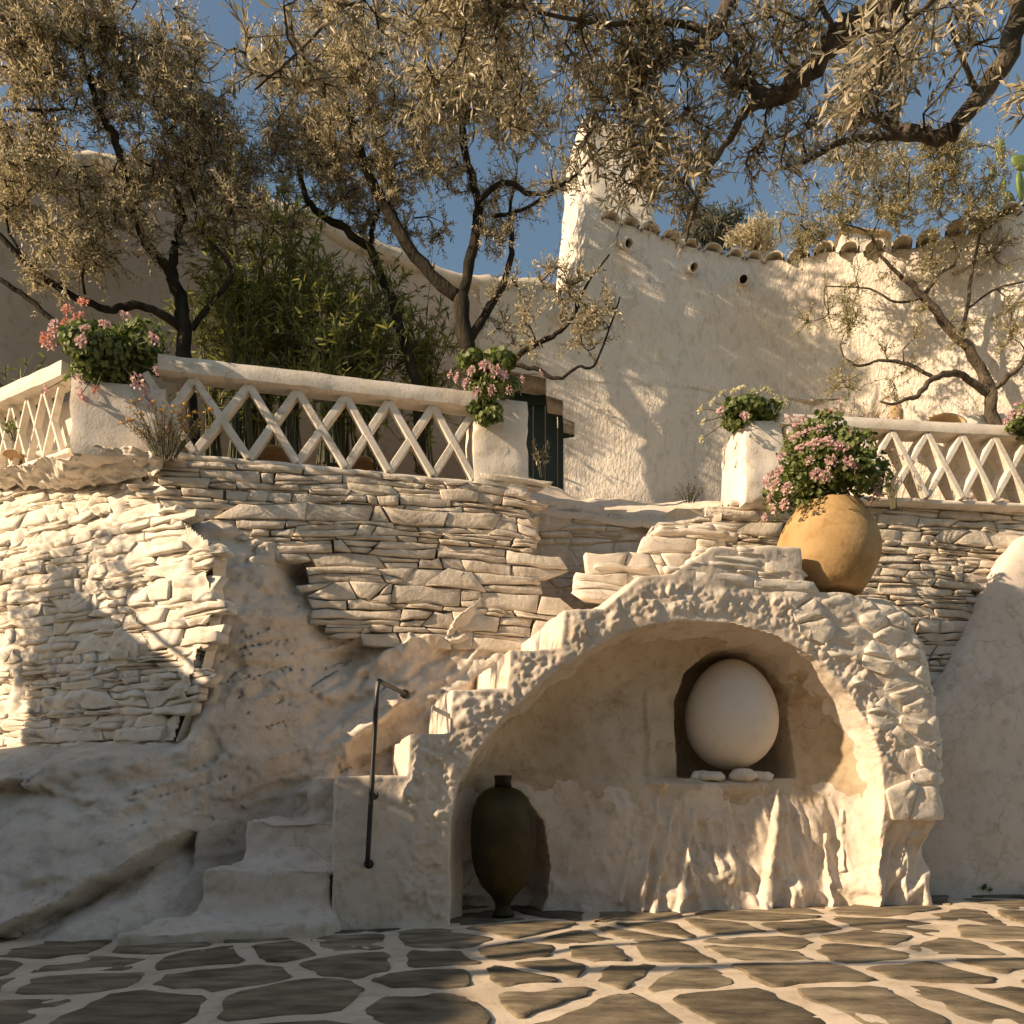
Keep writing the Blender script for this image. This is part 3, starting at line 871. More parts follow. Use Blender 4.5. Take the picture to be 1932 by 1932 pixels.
# plastered ramp above that recess, up to the door
ta = [W(*q) for q in [(960, 885, 6.75), (1010, 905, 6.8), (1090, 938, 6.85), (1180, 945, 6.85), (1270, 948, 6.8), (1362, 944, 6.7)]]
tb_ = [W(*q) for q in [(960, 925, 6.12), (1010, 958, 6.16), (1090, 966, 6.16), (1180, 980, 6.18), (1262, 985, 6.05), (1362, 968, 6.0)]]
V_ = []; nk = 14; na = 60
for i in range(na):
    f = i / (na - 1) * 5; k = min(4, int(f)); t = f - k
    a = np.array(ta[k].lerp(ta[k + 1], t)); b = np.array(tb_[k].lerp(tb_[k + 1], t))
    for j in range(nk): V_.append(a + (b - a) * j / (nk - 1))
    V_.append(V_[-1] + np.array([0, 0.02, -0.05]))
V_ = np.array(V_); V_[:, 2] += 0.018 * fbm(V_, 5, 3, 61); nk += 1
Q_ = np.array([(i * nk + k, i * nk + k + 1, (i + 1) * nk + k + 1, (i + 1) * nk + k) for i in range(na - 1) for k in range(nk - 1)])
tag(put("path", mesh_np("path", V_, Q_, M['grotto'])), "plastered path sloping up to the dark door", kind="structure")

# upper flight: short stone steps between the arch and the terrace
PU = Plane(xd(1100, 5.72), xd(1380, 5.86), 0.0, 2.5)
ust = thing("stone_steps", "upper whitewashed stone steps between the arch top and the recess wall", "steps", (*xd(1230, 5.8), 0.0))
S5 = lambda u, z, off=0.0: PU.pt(u, z, off)
upoly = PU.poly([(1118, 1062), (1222, 1062), (1236, 998), (1372, 985), (1372, 1100), (1118, 1135)])
lay_wall(ust, S5, upoly, 0.085, 0.20, M['white'], 12, 2.6, 0.008, (0.0, 0.02), 0.08, 0.010, 100, tilt=0.006)
face_grid("mortar", S5, upoly, M['white'], ust, 0.026, 0.01, 6.0, -0.012, grow=0.0)
for (xa, xb, yt) in ((1118, 1230, 1062), (1232, 1376, 994)):
    ua, z1 = PU.uv(xa, yt); ub, _ = PU.uv(xb, yt)
    bt = [PU.pt(ua, z1 - 0.06, 0.03), PU.pt(ub, z1 - 0.06, 0.03), PU.pt(ub, z1 - 0.06, -0.36), PU.pt(ua, z1 - 0.06, -0.36)]
    plaster_block("tread", bt, [(a, b, z1) for a, b, c in bt], M['white'], ust, seed=int(xa), step=0.04, amp=0.012)

# smooth plastered slope at the right edge, in front of the stone wall
sl_top = [(1660, 1420), (1800, 1262), (1850, 1165), (1893, 1062), (1935, 1008), (2060, 990)]
sl_bot = [(1660, 1700), (1780, 1690), (1830, 1690), (1880, 1686), (1935, 1683), (2060, 1678)]
PSl = Plane(xd(1660, 5.9), xd(2060, 6.02), 0.055, 0.0)
V_ = []; nk = 40; na = 50
for i in range(na):
    f = i / (na - 1) * 5; k = min(4, int(f)); t = f - k
    a = np.array(PSl.uv(*sl_top[k])) * (1 - t) + np.array(PSl.uv(*sl_top[k + 1])) * t
    b = np.array(PSl.uv(*sl_bot[k])) * (1 - t) + np.array(PSl.uv(*sl_bot[k + 1])) * t
    b[1] = -0.08
    V_.append(np.array(PSl.pt(*a, -0.25)))
    for j in range(nk):
        q = a + (b - a) * j / (nk - 1); V_.append(np.array(PSl.pt(q[0], q[1], -0.05 * math.exp(-j * 0.8))))
V_ = np.array(V_); V_[:, 1] += 0.03 * fbm(V_, 1.5, 3, 71); nk += 1
Q_ = np.array([(i * nk + k, i * nk + k + 1, (i + 1) * nk + k + 1, (i + 1) * nk + k) for i in range(na - 1) for k in range(nk - 1)])
pb_ = Vector((4.0, 6.0, 0))
tag(put("plaster_wall", mesh_np("plaster_wall", V_ - np.array(pb_), Q_[:, ::-1], M['slope']), None, pb_), "smooth pale plastered wall with a slanted top at the right edge", "wall")

# ================================================================== THE GROTTO: stair flight over a vaulted niche
PG = Plane(xd(750, 4.43), xd(1700, 5.26))
PGd = Plane(PG.O + PG.n * 0.42, PG.O + PG.n * 0.42 + PG.e)
PGm = Plane(PG.O + PG.n * 0.24, PG.O + PG.n * 0.24 + PG.e)
h = 0.0105
prof = PG.poly([(622, 1800), (632, 1560), (634, 1466), (768, 1463), (772, 1384), (848, 1382), (852, 1301), (957, 1299), (962, 1226), (1057, 1224), (1064, 1151), (1138, 1150), (1208, 1086), (1268, 1082), (1344, 1032),
                (1512, 1032), (1518, 1116), (1690, 1120), (1735, 1152), (1765, 1212), (1788, 1300), (1801, 1400), (1806, 1500), (1800, 1545), (1792, 1600), (1796, 1670), (1816, 1725), (1820, 1800)])
arch = PG.poly([(850, 1800), (850, 1560), (866, 1480), (902, 1420), (952, 1352), (1010, 1300), (1062, 1258), (1130, 1216), (1200, 1187), (1280, 1172), (1380, 1177), (1470, 1202), (1540, 1246), (1600, 1310), (1640, 1370), (1660, 1430), (1668, 1500), (1668, 1800)])
eggn = PGd.poly([(1278, 1470), (1276, 1400), (1277, 1325), (1293, 1268), (1332, 1234), (1385, 1224), (1436, 1240), (1474, 1296), (1486, 1370), (1482, 1470)])
alc = PGm.poly([(880, 1800), (882, 1590), (900, 1530), (945, 1495), (1000, 1500), (1040, 1550), (1054, 1640), (1048, 1700), (1030, 1740), (1020, 1800)])
rough_p = PG.poly([(770, 1383), (850, 1300), (960, 1225), (1060, 1150), (1210, 1085), (1350, 1110), (1520, 1120), (1580, 1180), (1640, 1260), (1700, 1400), (1690, 1480), (1640, 1400), (1590, 1290), (1480, 1198), (1380, 1165), (1280, 1160), (1180, 1180), (1050, 1262), (960, 1342), (880, 1430), (846, 1520), (842, 1755), (752, 1755), (757, 1600), (790, 1555), (745, 1500), (770, 1460)])
u_ = np.arange(-0.75, 3.75, h); w_ = np.arange(-0.12, 1.32, h); z_ = np.arange(-0.07, 2.50, h)
U2, Z2 = np.meshgrid(u_, z_, indexing='ij')
P2 = sd_poly(U2, Z2, prof); A2 = sd_poly(U2, Z2, arch); E2 = sd_poly(U2, Z2, eggn); L2 = sd_poly(U2, Z2, alc)
zs = PGd.uv(1370, 1474)[1]
u_a = PG.uv(1080, 1600)[0]; u_b = PG.uv(1240, 1600)[0]
low = (1 - sstep(zs - 0.03, zs + 0.03, Z2)) * sstep(u_a, u_b, U2)
low2 = (1 - sstep(zs - 0.25, zs + 0.55, Z2)) * sstep(u_a, u_b, U2)
uc = PG.uv(1375, 1472)[0]
sharp = np.exp(-((U2 - uc) / 0.42) ** 4)
low = low * sharp + low2 * (1 - sharp)
D2 = 0.43 - 0.19 * low
rgt = sstep(PG.uv(1250, 1300)[0], PG.uv(1560, 1300)[0], U2) * sstep(zs - 0.5, zs, Z2)
rgt = rgt * 0.0
t2 = np.clip(-A2 / 0.30, 0, 1)
bowl = np.sqrt(np.maximum(0, 1 - (1 - t2) ** 2)) * (1 - rgt) + (t2 * t2 * (3 - 2 * t2)) * rgt
wc = D2 * bowl * np.where(A2 < 0, 1, 0)
te = np.clip(-E2 / 0.10, 0, 1); wc = wc + 0.46 * np.sqrt(np.maximum(0, 1 - (1 - te) ** 2))
tl = np.clip(-L2 / 0.06, 0, 1); wc = wc + 0.46 * np.sqrt(np.maximum(0, 1 - (1 - tl) ** 2))
# knobbly relief of the inner wall
pn = np.stack([U2.ravel(), Z2.ravel(), np.zeros(U2.size)], 1)
wc = wc + np.where(A2 < 0, 0.02 * fbm(pn, 3.5, 3, 81).reshape(U2.shape) * np.clip(-A2 / 0.2, 0, 1), 0)
fins = [((1250, 1472), (1194, 1760), 8, .07), ((1276, 1505), (1218, 1760), 8, .07), ((1312, 1530), (1266, 1760), 9, .08), ((1468, 1490), (1432, 1760), 12, .09), ((1556, 1575), (1561, 1760), 7, .07),
        ((1586, 1530), (1585, 1640), 4, .04), ((1660, 1500), (1662, 1760), 8, .09), ((1208, 1500), (1172, 1700), 5, .04), ((1240, 1300), (1245, 1470), 12, .05)]
rdg = fbm(np.stack([U2.ravel() * 9.0 + Z2.ravel() * 2.6, Z2.ravel() * 2.4, np.zeros(U2.size)], 1), 1.0, 3, 177).reshape(U2.shape)
wc = wc + np.where(A2 < 0, (1 - sstep(zs - 0.15, zs - 0.02, Z2)) * sstep(u_a, u_b, U2) * 0.020 * np.abs(rdg) * 1.6, 0)
for a, b, hw, hg in fins:
    au, az = PGm.uv(*a); bu, bz = PGm.uv(*b); m = hw / F * 4.95 * (1 + 0.0)
    ex, ez = bu - au, bz - az
    t = np.clip(((U2 - au) * ex + (Z2 - az) * ez) / (ex * ex + ez * ez), 0, 1)
    dd = np.sqrt((U2 - au - ex * t) ** 2 + (Z2 - az - ez * t) ** 2)
    dd = dd + 0.006 * fbm(pn, 14.0, 2, 171).reshape(U2.shape)
    f = np.clip(1 - dd / (m * (0.6 + 1.5 * t * t)), 0, 1)
    wc = wc - hg * (0.35 + 0.65 * t) * sstep(0, 0.7, f)
# rubble at the foot of the inner wall
wc = wc - np.where((A2 < 0) & (Z2 < 0.5) & (U2 > u_a), 0.07 * np.clip(fbm(pn, 6.5, 3, 91).reshape(U2.shape), 0, 1) * (1 - sstep(0.15, 0.5, Z2)), 0)
# right shoulder of the mass rounds away
rr = 0.20; wtr = sstep(PG.uv(1560, 1300)[0], PG.uv(1720, 1300)[0], U2)
di = np.clip(-P2, 0, rr); w0 = rr - np.sqrt(np.maximum(0, rr * rr - (rr - di) ** 2))
w0 = w0 * wtr
u_r = PG.uv(1670, 1600)[0]
rdg2 = fbm(np.stack([U2.ravel() * 10.0 - Z2.ravel() * 3.5, Z2.ravel() * 3.0, np.zeros(U2.size)], 1), 1.0, 3, 179).reshape(U2.shape)
w0 = w0 + sstep(u_r - 0.1, u_r + 0.1, U2) * (1 - sstep(0.45, 0.75, Z2)) * (0.05 + 0.16 * np.clip(1 - Z2 / 0.6, 0, 1) * 0 + 0.05 * np.abs(rdg2) * 1.5) * np.where(A2 < 0, 0, 1)
wc = np.maximum(wc, w0) if False else np.where(A2 < 0, np.maximum(wc, 0.0), w0)
P3d = P2[:, None, :]; W3 = w_[None, :, None]
Sg = np.maximum(np.maximum(P3d, wc[:, None, :] - W3), W3 - 1.25).astype(np.float32)
V_, Q_ = surface_nets(Sg, (u_[0], w_[0], z_[0]), h)
Nn = vnormals(V_, Q_)
rgh = -sd_poly(V_[:, 0], V_[:, 2], rough_p)
kf = sstep(-0.02, 0.05, rgh) * (1 - sstep(0.10, 0.22, V_[:, 1])) * sstep(0.25, 0.7, -Nn[:, 1]) * (0.25 + 0.75 * sstep(0.0, 0.07, -sd_poly(V_[:, 0], V_[:, 2], prof)))
prf = sstep(-0.05, 0.0, -np.abs(sd_poly(V_[:, 0], V_[:, 2], prof)))          # faces seen along the stair outline
lump = fbm(V_, 9.0, 2, 95) * 0.5 + 1.0 * sstep(-0.1, 0.35, fbm(V_, 15.0, 3, 97)) * (0.55 + 0.45 * vnoise(V_ * 30, 98)) + vnoise(V_ * 48, 96) * 0.35
ste = sstep(PG.uv(1000, 1600)[0], PG.uv(600, 1600)[0], V_[:, 0])
V_ = V_ + Nn * (kf * 0.020 * lump + (1 - kf) * (0.010 * fbm(V_, 5.0, 2, 99) + 0.0025 * fbm(V_, 24.0, 2, 92)))[:, None]
left_f = (1 - sstep(-0.62, -0.52, V_[:, 0])) * sstep(0.02, 0.10, V_[:, 1])
V_ = V_ + Nn * (left_f * 0.035 * fbm(V_, 8.0, 3, 93))[:, None]
Wd = np.stack([PG.O[0] + V_[:, 0] * PG.e[0] + V_[:, 1] * PG.n[0], PG.O[1] + V_[:, 0] * PG.e[1] + V_[:, 1] * PG.n[1], V_[:, 2]], 1)
gro = thing("grotto", "white plastered grotto with a rounded arch under a rising stair", "grotto", (*xd(1250, 4.8), 0.0))
gme = mesh_np("plaster_body", Wd - np.array(gro.location), Q_, M['grotto'])
gme.materials.append(M['niche'])  # browner, darker plaster for the faces inside the arch
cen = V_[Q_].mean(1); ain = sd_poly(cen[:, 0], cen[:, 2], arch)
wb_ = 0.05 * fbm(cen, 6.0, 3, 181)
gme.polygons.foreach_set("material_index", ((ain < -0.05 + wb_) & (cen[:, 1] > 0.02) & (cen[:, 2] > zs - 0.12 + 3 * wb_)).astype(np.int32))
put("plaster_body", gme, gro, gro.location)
rr_ = 0.20
def SG(u, z, off=0.0):
    d = -float(sd_poly(np.array([u]), np.array([z]), prof)[0]); wt = float(sstep(PG.uv(1560, 1300)[0], PG.uv(1720, 1300)[0], np.array([u]))[0])
    di = min(max(d, -0.03), rr_); b = wt * (rr_ - math.sqrt(max(0, rr_ * rr_ - (rr_ - di) ** 2)))
    return PG.pt(u, z, off - b)
gp = PG.poly([(1520, 1122), (1690, 1124), (1732, 1156), (1760, 1214), (1782, 1300), (1795, 1400), (1796, 1470), (1780, 1500), (1735, 1520), (1690, 1480), (1690, 1440), (1650, 1330), (1600, 1260), (1560, 1215), (1500, 1165), (1440, 1135)])
lay_wall(gro, SG, gp, 0.105, 0.20, M['white'], 15, 1.5, 0.016, (-0.004, 0.022), 0.06, 0.008, 120, tilt=0.02, slabs=False, cut=0.07)
gp2 = PG.poly([(1352, 1036), (1510, 1036), (1512, 1108), (1352, 1104), (1280, 1088)])
lay_wall(gro, SG, gp2, 0.075, 0.26, M['white'], 16, 2.4, 0.008, (-0.008, 0.01), 0.05, 0.010, 60, tilt=0.01)
# ================================================================== RAILINGS AND PIERS
def lattice(name, label, P, xs_top, y_mid, z0, z1, bar, deep, cap_h, cap_d, u_cap, mat, spans=None):
    """concrete railing: cap, foot and crossing bars, every bar a part"""
    r = thing(name, label, "railing", (P.O[0], P.O[1], TZ))
    ua, ub = u_cap
    def blk(nm, u0, u1, zb, zt, d0, d1, seed, amp=0.004, step=0.05):
        b = [P.pt(u0, zb, d1), P.pt(u1, zb, d1), P.pt(u1, zb, d0), P.pt(u0, zb, d0)]
        plaster_block(nm, b, [(x, y, zt) for x, y, z in b], mat, r, seed=seed, amp=amp, step=step, r=0.012)
    blk("rail_cap", ua, ub, z1, z1 + cap_h, -cap_d / 2, cap_d / 2, 3)
    blk("foot_rail", ua, ub, z0 - 0.05, z0, -cap_d / 2, cap_d / 2 - 0.05, 4)
    n = len(xs_top); k = 0
    for i in range(n - 1):
        for (a, b, off) in ((xs_top[i], xs_top[i + 1], 0.0), (xs_top[i + 1], xs_top[i], 0.0)):
            k += 1
            # from top node a to foot node b
            du, dz = b - a, z0 - z1
            L = math.hypot(du, dz); px, pz = -dz / L * bar / 2, du / L * bar / 2
            d = deep / 2; sh = 0.002 * (1 if k % 2 else -1)
            q = MB()
            c = [(a + px, z1 + pz), (a - px, z1 - pz), (b - px, z0 - pz), (b + px, z0 + pz)]
            q.prism([P.pt(u, min(max(z, z0 - 0.03), z1 + 0.03), d + sh) for u, z in c], [P.pt(u, min(max(z, z0 - 0.03), z1 + 0.03), -d + sh) for u, z in c])
            q.build("lattice_bar", mat, r, bevel=0.006)
    return r

PL = Plane(xd(310, 5.20), xd(905, 5.68))
us = [PL.uv(x / 1.0352, 740)[0] for x in (285, 380, 487, 581, 675, 759, 845, 925)]
lattice("lattice_railing", "long white crisscross concrete railing between the flowering planter and the middle post", PL, us, 0, 3.115, 3.62, 0.052, 0.075, 0.118, 0.17,
        (PL.uv(300, 700)[0], PL.uv(900, 750)[0]), M['white'])
PL2 = Plane(xd(128, 5.42), np.array(xd(128, 5.42)) + np.array((-0.88, 0.47)))
us2 = [0.06 + 0.20 * k for k in range(9)]
lattice("lattice_railing", "short white crisscross railing running away to the left edge, lit by the sun", PL2, us2, 0, 3.23, 3.70, 0.022, 0.05, 0.115, 0.17, (-0.06, 1.75), M['white'])
PL3 = Plane(xd(1450, 6.02), xd(2060, 6.30))
us3 = [PL3.uv(x, 850)[0] for x in (1478, 1543, 1608, 1674, 1740, 1805, 1866, 1929, 1992, 2055)]
lattice("lattice_railing", "white crisscross concrete railing on top of the right wall, behind the pink flowers", PL3, us3, 0, 3.165, 3.665, 0.046, 0.15, 0.095, 0.19,
        (PL3.uv(1462, 820)[0], PL3.uv(2060, 820)[0]), M['white'])

def pier(name, label, P, xa, xb, d0, d1, zt, zb, cat="pier", seed=0, amp=0.01, taper=0.0, bias=0.0):
    ua = P.uv(xa, 800)[0]; ub = P.uv(xb, 800)[0]
    b = [P.pt(ua, zb, d1), P.pt(ub, zb, d1), P.pt(ub, zb, d0), P.pt(ua, zb, d0)]
    t = [P.pt(ua - taper, zt, d1), P.pt(ub + taper, zt, d1), P.pt(ub + taper, zt, d0), P.pt(ua - taper, zt, d0)]
    o = plaster_block(name, b, t, M['white'], None, Vector((b[0][0], b[0][1], zb)), seed=seed, amp=amp, r=0.02)
    return tag(o, label, cat)
pier("planter_pier", "low white masonry planter at the left corner, filled with pink flowers", PL, 135, 318, -0.50, 0.06, 3.53, 3.02, "planter", 5)
pier("railing_post", "square white post at the lower end of the long middle railing", PL, 889, 996, -0.30, 0.05, 3.74, 3.02, "post", 6)
pier("railing_post", "whitewashed planter post with white flowers left of the big terracotta pot", PL3, 1398, 1474, -0.46, 0.06, 3.72, 3.05, "post", 7, 0.014, -0.012)
# solid parapet glimpsed behind the short left railing
q_ = [PL2.pt(-0.1, 3.18, -0.16), PL2.pt(1.9, 3.18, -0.16), PL2.pt(1.9, 3.18, -0.30), PL2.pt(-0.1, 3.18, -0.30)]
tag(plaster_block("parapet", q_, [(x, y, 3.74) for x, y, z in q_], M['white'], None, Vector(q_[0]), seed=8, step=0.08), "low cream wall just behind the short left railing", "wall")

# ================================================================== BUILDINGS
def smooth_plan(pts, n=160):
    pts = [np.array(p, float) for p in pts]; out = []
    ext = [2 * pts[0] - pts[1]] + pts + [2 * pts[-1] - pts[-2]]
    for i in range(len(pts) - 1):
        a, b, c, d = ext[i:i + 4]
        for k in range(n // (len(pts) - 1)):
            t = k / (n // (len(pts) - 1))
            out.append(0.5 * (2 * b + (c - a) * t + (2 * a - 5 * b + 4 * c - d) * t * t + (3 * b - a - 3 * c + d) * t ** 3))
    out.append(pts[-1]); out = np.array(out)
    s = np.concatenate([[0], np.cumsum(np.linalg.norm(np.diff(out, axis=0), axis=1))])
    return out, s

tX0, tY0, tsA, tsB = 0.655, 6.83, 0.185, 0.46
def tower_y(X, z):
    X = np.asarray(X, float); xf = 2.335 + (5.85 - z) * 0.36  # slanted fold shaped to imitate a shadow edge across the wall
    ya = tY0 + tsA * (X - tX0); yb = tY0 + tsA * (xf - tX0) - tsB * (X - xf)
    yb = np.maximum(yb, 6.45 - 0.02 * X)
    k = 0.035; hh = np.clip(0.5 + 0.5 * (yb - ya) / k, 0, 1)
    return yb + (ya - yb) * hh - k * hh * (1 - hh)
px_ = np.linspace(-0.45, 7.5, 260); plan = np.stack([px_, tower_y(px_, 5.85)], 1)
sarc = np.concatenate([[0], np.cumsum(np.linalg.norm(np.diff(plan, axis=0), axis=1))])
pang = plan[:, 0] / plan[:, 1]
def s_at(x): return float(np.interp((x - 966) / F, pang, sarc))
def p_at(s): return np.array([np.interp(s, sarc, plan[:, 0]), np.interp(s, sarc, plan[:, 1])])
def d_at(x): return float(p_at(s_at(x))[1])
def zy(x, y): return CZ + (HZ - y) / F * d_at(x)
top_px = [(880, 535), (1030, 548), (1098, 556), (1106, 398), (1140, 412), (1200, 428), (1250, 444), (1300, 466), (1360, 480), (1440, 492), (1500, 487), (1560, 470), (1640, 470), (1740, 455), (1800, 432), (1870, 420), (1935, 385), (2350, 330)]
ts = np.array([s_at(x) for x, y in top_px]); tz = np.array([zy(x, y) for x, y in top_px])
dz0 = 6.8
def left_s(z):
    y = HZ - (z - CZ) / dz0 * F
    for ya, xv in ((712, 905), (750, 1030), (792, 1062), (823, 1084), (3000, 1063)):
        if y < ya: return s_at(xv)
zb = 2.9; zrow = list(np.linspace(zb, 4.7, 60)) + list(np.linspace(4.73, 6.2, 46))
ncol = 230; Vt = []
sR = sarc[-1]
grid = np.full((ncol, len(zrow), 3), np.nan)
for j, z in enumerate(zrow):
    sl = left_s(z)
    for i in range(ncol):
        sv_ = sl + (sR - sl) * (i / (ncol - 1)) ** 1.15
        zt = float(np.interp(sv_, ts, tz))
        pz = zb + (min(z, 6.2) - zb)
        zz = min(z, zt)
        q = p_at(sv_); grid[i, j] = (q[0], float(tower_y(q[0], zz)), zz)
g = grid.reshape(-1, 3)
dn = fbm(g * np.array([1, 1, 1]), 1.3, 3, 111) * 0.03 + fbm(g, 9, 2, 113) * 0.006
g = g.copy(); g[:, 1] += dn + 0.02 * fbm(g, 3.5, 2, 115) * np.exp(-((g[:, 0] - 2.335 - (5.85 - g[:, 2]) * 0.36) / 0.25) ** 2)
nz_ = len(zrow); nn = len(g)
back = g + np.array([0.03, 0.32, 0])
I_ = np.arange(nn).reshape(ncol, nz_)
Q_ = np.stack([I_[:-1, :-1], I_[1:, :-1], I_[1:, 1:], I_[:-1, 1:]], -1).reshape(-1, 4)
edge = [np.stack([I_[0, 1:], I_[0, :-1], I_[0, :-1] + nn, I_[0, 1:] + nn], -1), np.stack([I_[:-1, -1], I_[1:, -1], I_[1:, -1] + nn, I_[:-1, -1] + nn], -1)]
Qa = np.concatenate([Q_, Q_[:, ::-1] + nn] + edge)
tower = thing("white_house", "white rough-plastered house with a curved wall, scalloped clay roof edge and tapering chimney", "house", (1.6, 7.0, 3.0))
put("front_wall", mesh_np("front_wall", np.concatenate([g, back]) - np.array(tower.location), Qa, M['stucco']), tower, tower.location)
# side face of the tower, turned to the sun, and the roof slab behind the parapet
c0 = np.array(p_at(s_at(1106))); c1 = np.array(xd(1046, 8.0))
b = [(*c1, 4.6), (*c0, 4.6), (c0[0] + 0.5, c0[1] + 0.2, 4.6), (c1[0] + 1.4, c1[1] + 0.5, 4.6)]
t = [(*(c1 + (0.02, 0)), 5.95), (*(c0 + (0.03, 0.02)), zy(1112, 400) - 0.02), (c0[0] + 0.5, c0[1] + 0.2, 5.85), (c1[0] + 1.4, c1[1] + 0.5, 5.8)]
plaster_block("side_wall", b, t, M['white'], tower, seed=9, amp=0.02, step=0.07)
m_ = MB(); rp_ = [p_at(s_at(x)) + np.array([0.1, 0.2]) for x in (1110, 1250, 1440, 1600, 1800, 1960, 2300)]
m_.add([(*q, 5.45) for q in rp_] + [(6.5, 11, 5.7), (0.8, 11, 5.7)], [tuple(range(9))])
m_.build("roof", M['tile'], tower)
# chimney
def frus(name, base_px, top_px, mat, parent, seed, amp=0.015, loc=None, step=0.06):
    b = [W(*q) for q in base_px]; t = [W(*q) for q in top_px]
    zb_ = b[0].z; zt_ = t[0].z
    b = [(v.x, v.y, zb_) for v in b]; t = [(v.x, v.y, zt_) for v in t]
    return plaster_block(name, b, t, mat, parent, loc, seed=seed, amp=amp, step=step)
frus("chimney", [(1110, 470, 7.15), (1256, 470, 7.3), (1250, 470, 8.1), (1044, 470, 8.0)], [(1098, 216, 7.3), (1196, 216, 7.4), (1190, 216, 7.9), (1068, 216, 7.85)], M['white'], tower, 21)
frus("chimney", [(1580, 520, 7.4), (1680, 520, 7.45), (1672, 520, 7.95), (1560, 520, 7.9)], [(1590, 432, 7.4), (1676, 434, 7.45), (1670, 432, 7.9), (1566, 432, 7.85)], M['white'], tower, 22)
frus("chimney_cap", [(1584, 433, 7.36), (1684, 433, 7.42), (1676, 433, 7.95), (1560, 433, 7.9)], [(1586, 423, 7.36), (1682, 423, 7.42), (1674, 423, 7.95), (1562, 423, 7.9)], M['clay'], tower, 23, 0.01)
frus("roof_block", [(1855, 520, 6.75), (1925, 520, 6.7), (1935, 520, 7.2), (1860, 520, 7.2)], [(1862, 420, 6.75), (1925, 415, 6.7), (1935, 420, 7.2), (1866, 420, 7.2)], M['white'], tower, 24, 0.02)
# barrel tiles along the parapet, one by one
rt = random.Random(3)
s0, s1 = s_at(1150), s_at(2010); s_ = s0
while s_ < s1:
    q = p_at(s_); q2 = p_at(s_ + 0.02); tdir = (q2 - q) / np.linalg.norm(q2 - q); nrm = np.array([tdir[1], -tdir[0]])
    zt = float(np.interp(s_, ts, tz)); r = rt.uniform(0.082, 0.098); wall_t = 0.018
    V2 = []; Fc = []; seg = 8
    for (yy, lift) in ((0.05, 0.0), (-0.34, 0.06)):
        for rad in (r, r - wall_t):
            for k in range(seg + 1):
                a = math.pi * k / seg
                off = tdir * rad * math.cos(a) * (1 if yy > 0 else 0.85); hh = rad * math.sin(a) * 0.85
                V2.append((q[0] + off[0] + nrm[0] * yy, q[1] + off[1] + nrm[1] * yy, zt - 0.025 + hh + lift + rt.uniform(-.004, .004)))
    n1 = seg + 1
    for k in range(seg):
        Fc += [(k, k + 1, 2 * n1 + k + 1, 2 * n1 + k), (n1 + k + 1, n1 + k, 3 * n1 + k, 3 * n1 + k + 1), (k + 1, k, n1 + k, n1 + k + 1)]
    m_ = MB(); m_.add(V2, Fc); m_.build("roof_tile", M['tile'], tower, loc=(q[0], q[1], zt), smooth=True)
    s_ += r * 2 + rt.uniform(0.015, 0.035)
# drain spouts
for (x, y, tx, ty) in ((1187, 459, 9, 3), (1310, 504, 9, 2), (1403, 527, 4, 3)):
    d = d_at(x); a = W(x - tx * 2.6, y - ty * 1.2, d + 0.06); b2 = W(x, y, d - 0.13)
    if tx < 8: a = W(x - 4, y - 4, d + 0.06)
    v = (b2 - a).normalized(); m_ = MB()
    m_.tube([a - v * 0.05, b2], [0.050, 0.044], 14, False); m_.tube([b2, b2 - v * 0.10], [0.036, 0.036], 14, False)
    ring = len(m_.V)
    m_.tube([b2, b2 + v * 0.0015], [0.044, 0.036], 14, False)
    sp = m_.build("drain_spout", M['stucco'], tower, smooth=True)
    m_ = MB(); m_.tube([b2 - v * 0.09, b2 - v * 0.095], [0.041, 0.041], 12, True); m_.build("spout_shadow_disc", M['iron'], sp)  # black disc painted in for the shade inside the pipe
    plaster_block("spout_collar", [tuple(a + Vector((dx, dy, -0.06))) for dx, dy in ((-.12, -.05), (.10, -.05), (.10, .12), (-.12, .12))],
                  [tuple(a + Vector((dx, dy, 0.06))) for dx, dy in ((-.10, -.03), (.06, -.03), (.06, .12), (-.10, .12))], M['stucco'], sp, seed=int(x), amp=0.012, r=0.05)
# small plastered lump set against the lit wall
frus("wall_stub", [(1678, 800, 6.55), (1705, 800, 6.55), (1705, 800, 6.85), (1678, 800, 6.85)], [(1680, 756, 6.55), (1703, 752, 6.55), (1703, 752, 6.85), (1680, 752, 6.85)], M['clay'], tower, 31)
frus("bench_block", [(1780, 830, 6.5), (1910, 830, 6.45), (1910, 830, 6.7), (1780, 830, 6.75)], [(1780, 782, 6.5), (1908, 780, 6.45), (1908, 780, 6.7), (1780, 780, 6.75)], M['white'], tower, 32)

# door under the stepped jamb
PD = Plane(xd(950, 7.12), xd(1100, 7.08))
door = thing("door", "dark green plank door behind the stepped white wall opening", "door", (*xd(1030, 7.1), TZ))
u0, u1 = PD.uv(960, 800)[0], PD.uv(1098, 800)[0]
npl = 6
for k in range(npl):
    a, b = u0 + (u1 - u0) * k / npl + 0.004, u0 + (u1 - u0) * (k + 1) / npl - 0.004
    m_ = MB(); bt = [PD.pt(a, 3.0, 0.02), PD.pt(b, 3.0, 0.02), PD.pt(b, 3.0, -0.02), PD.pt(a, 3.0, -0.02)]
    m_.prism(bt, [(x, y, 4.72) for x, y, z in bt]); m_.build("plank", M['door'], door, bevel=0.004)
for zc_ in (3.35, 4.4):
    m_ = MB(); bt = [PD.pt(u0 + 0.03, zc_, 0.045), PD.pt(u1 - 0.03, zc_, 0.045), PD.pt(u1 - 0.03, zc_, 0.022), PD.pt(u0 + 0.03, zc_, 0.022)]
    m_.prism(bt, [(x, y, zc_ + 0.09) for x, y, z in bt]); m_.build("cross_rail", M['door'], door, bevel=0.004)
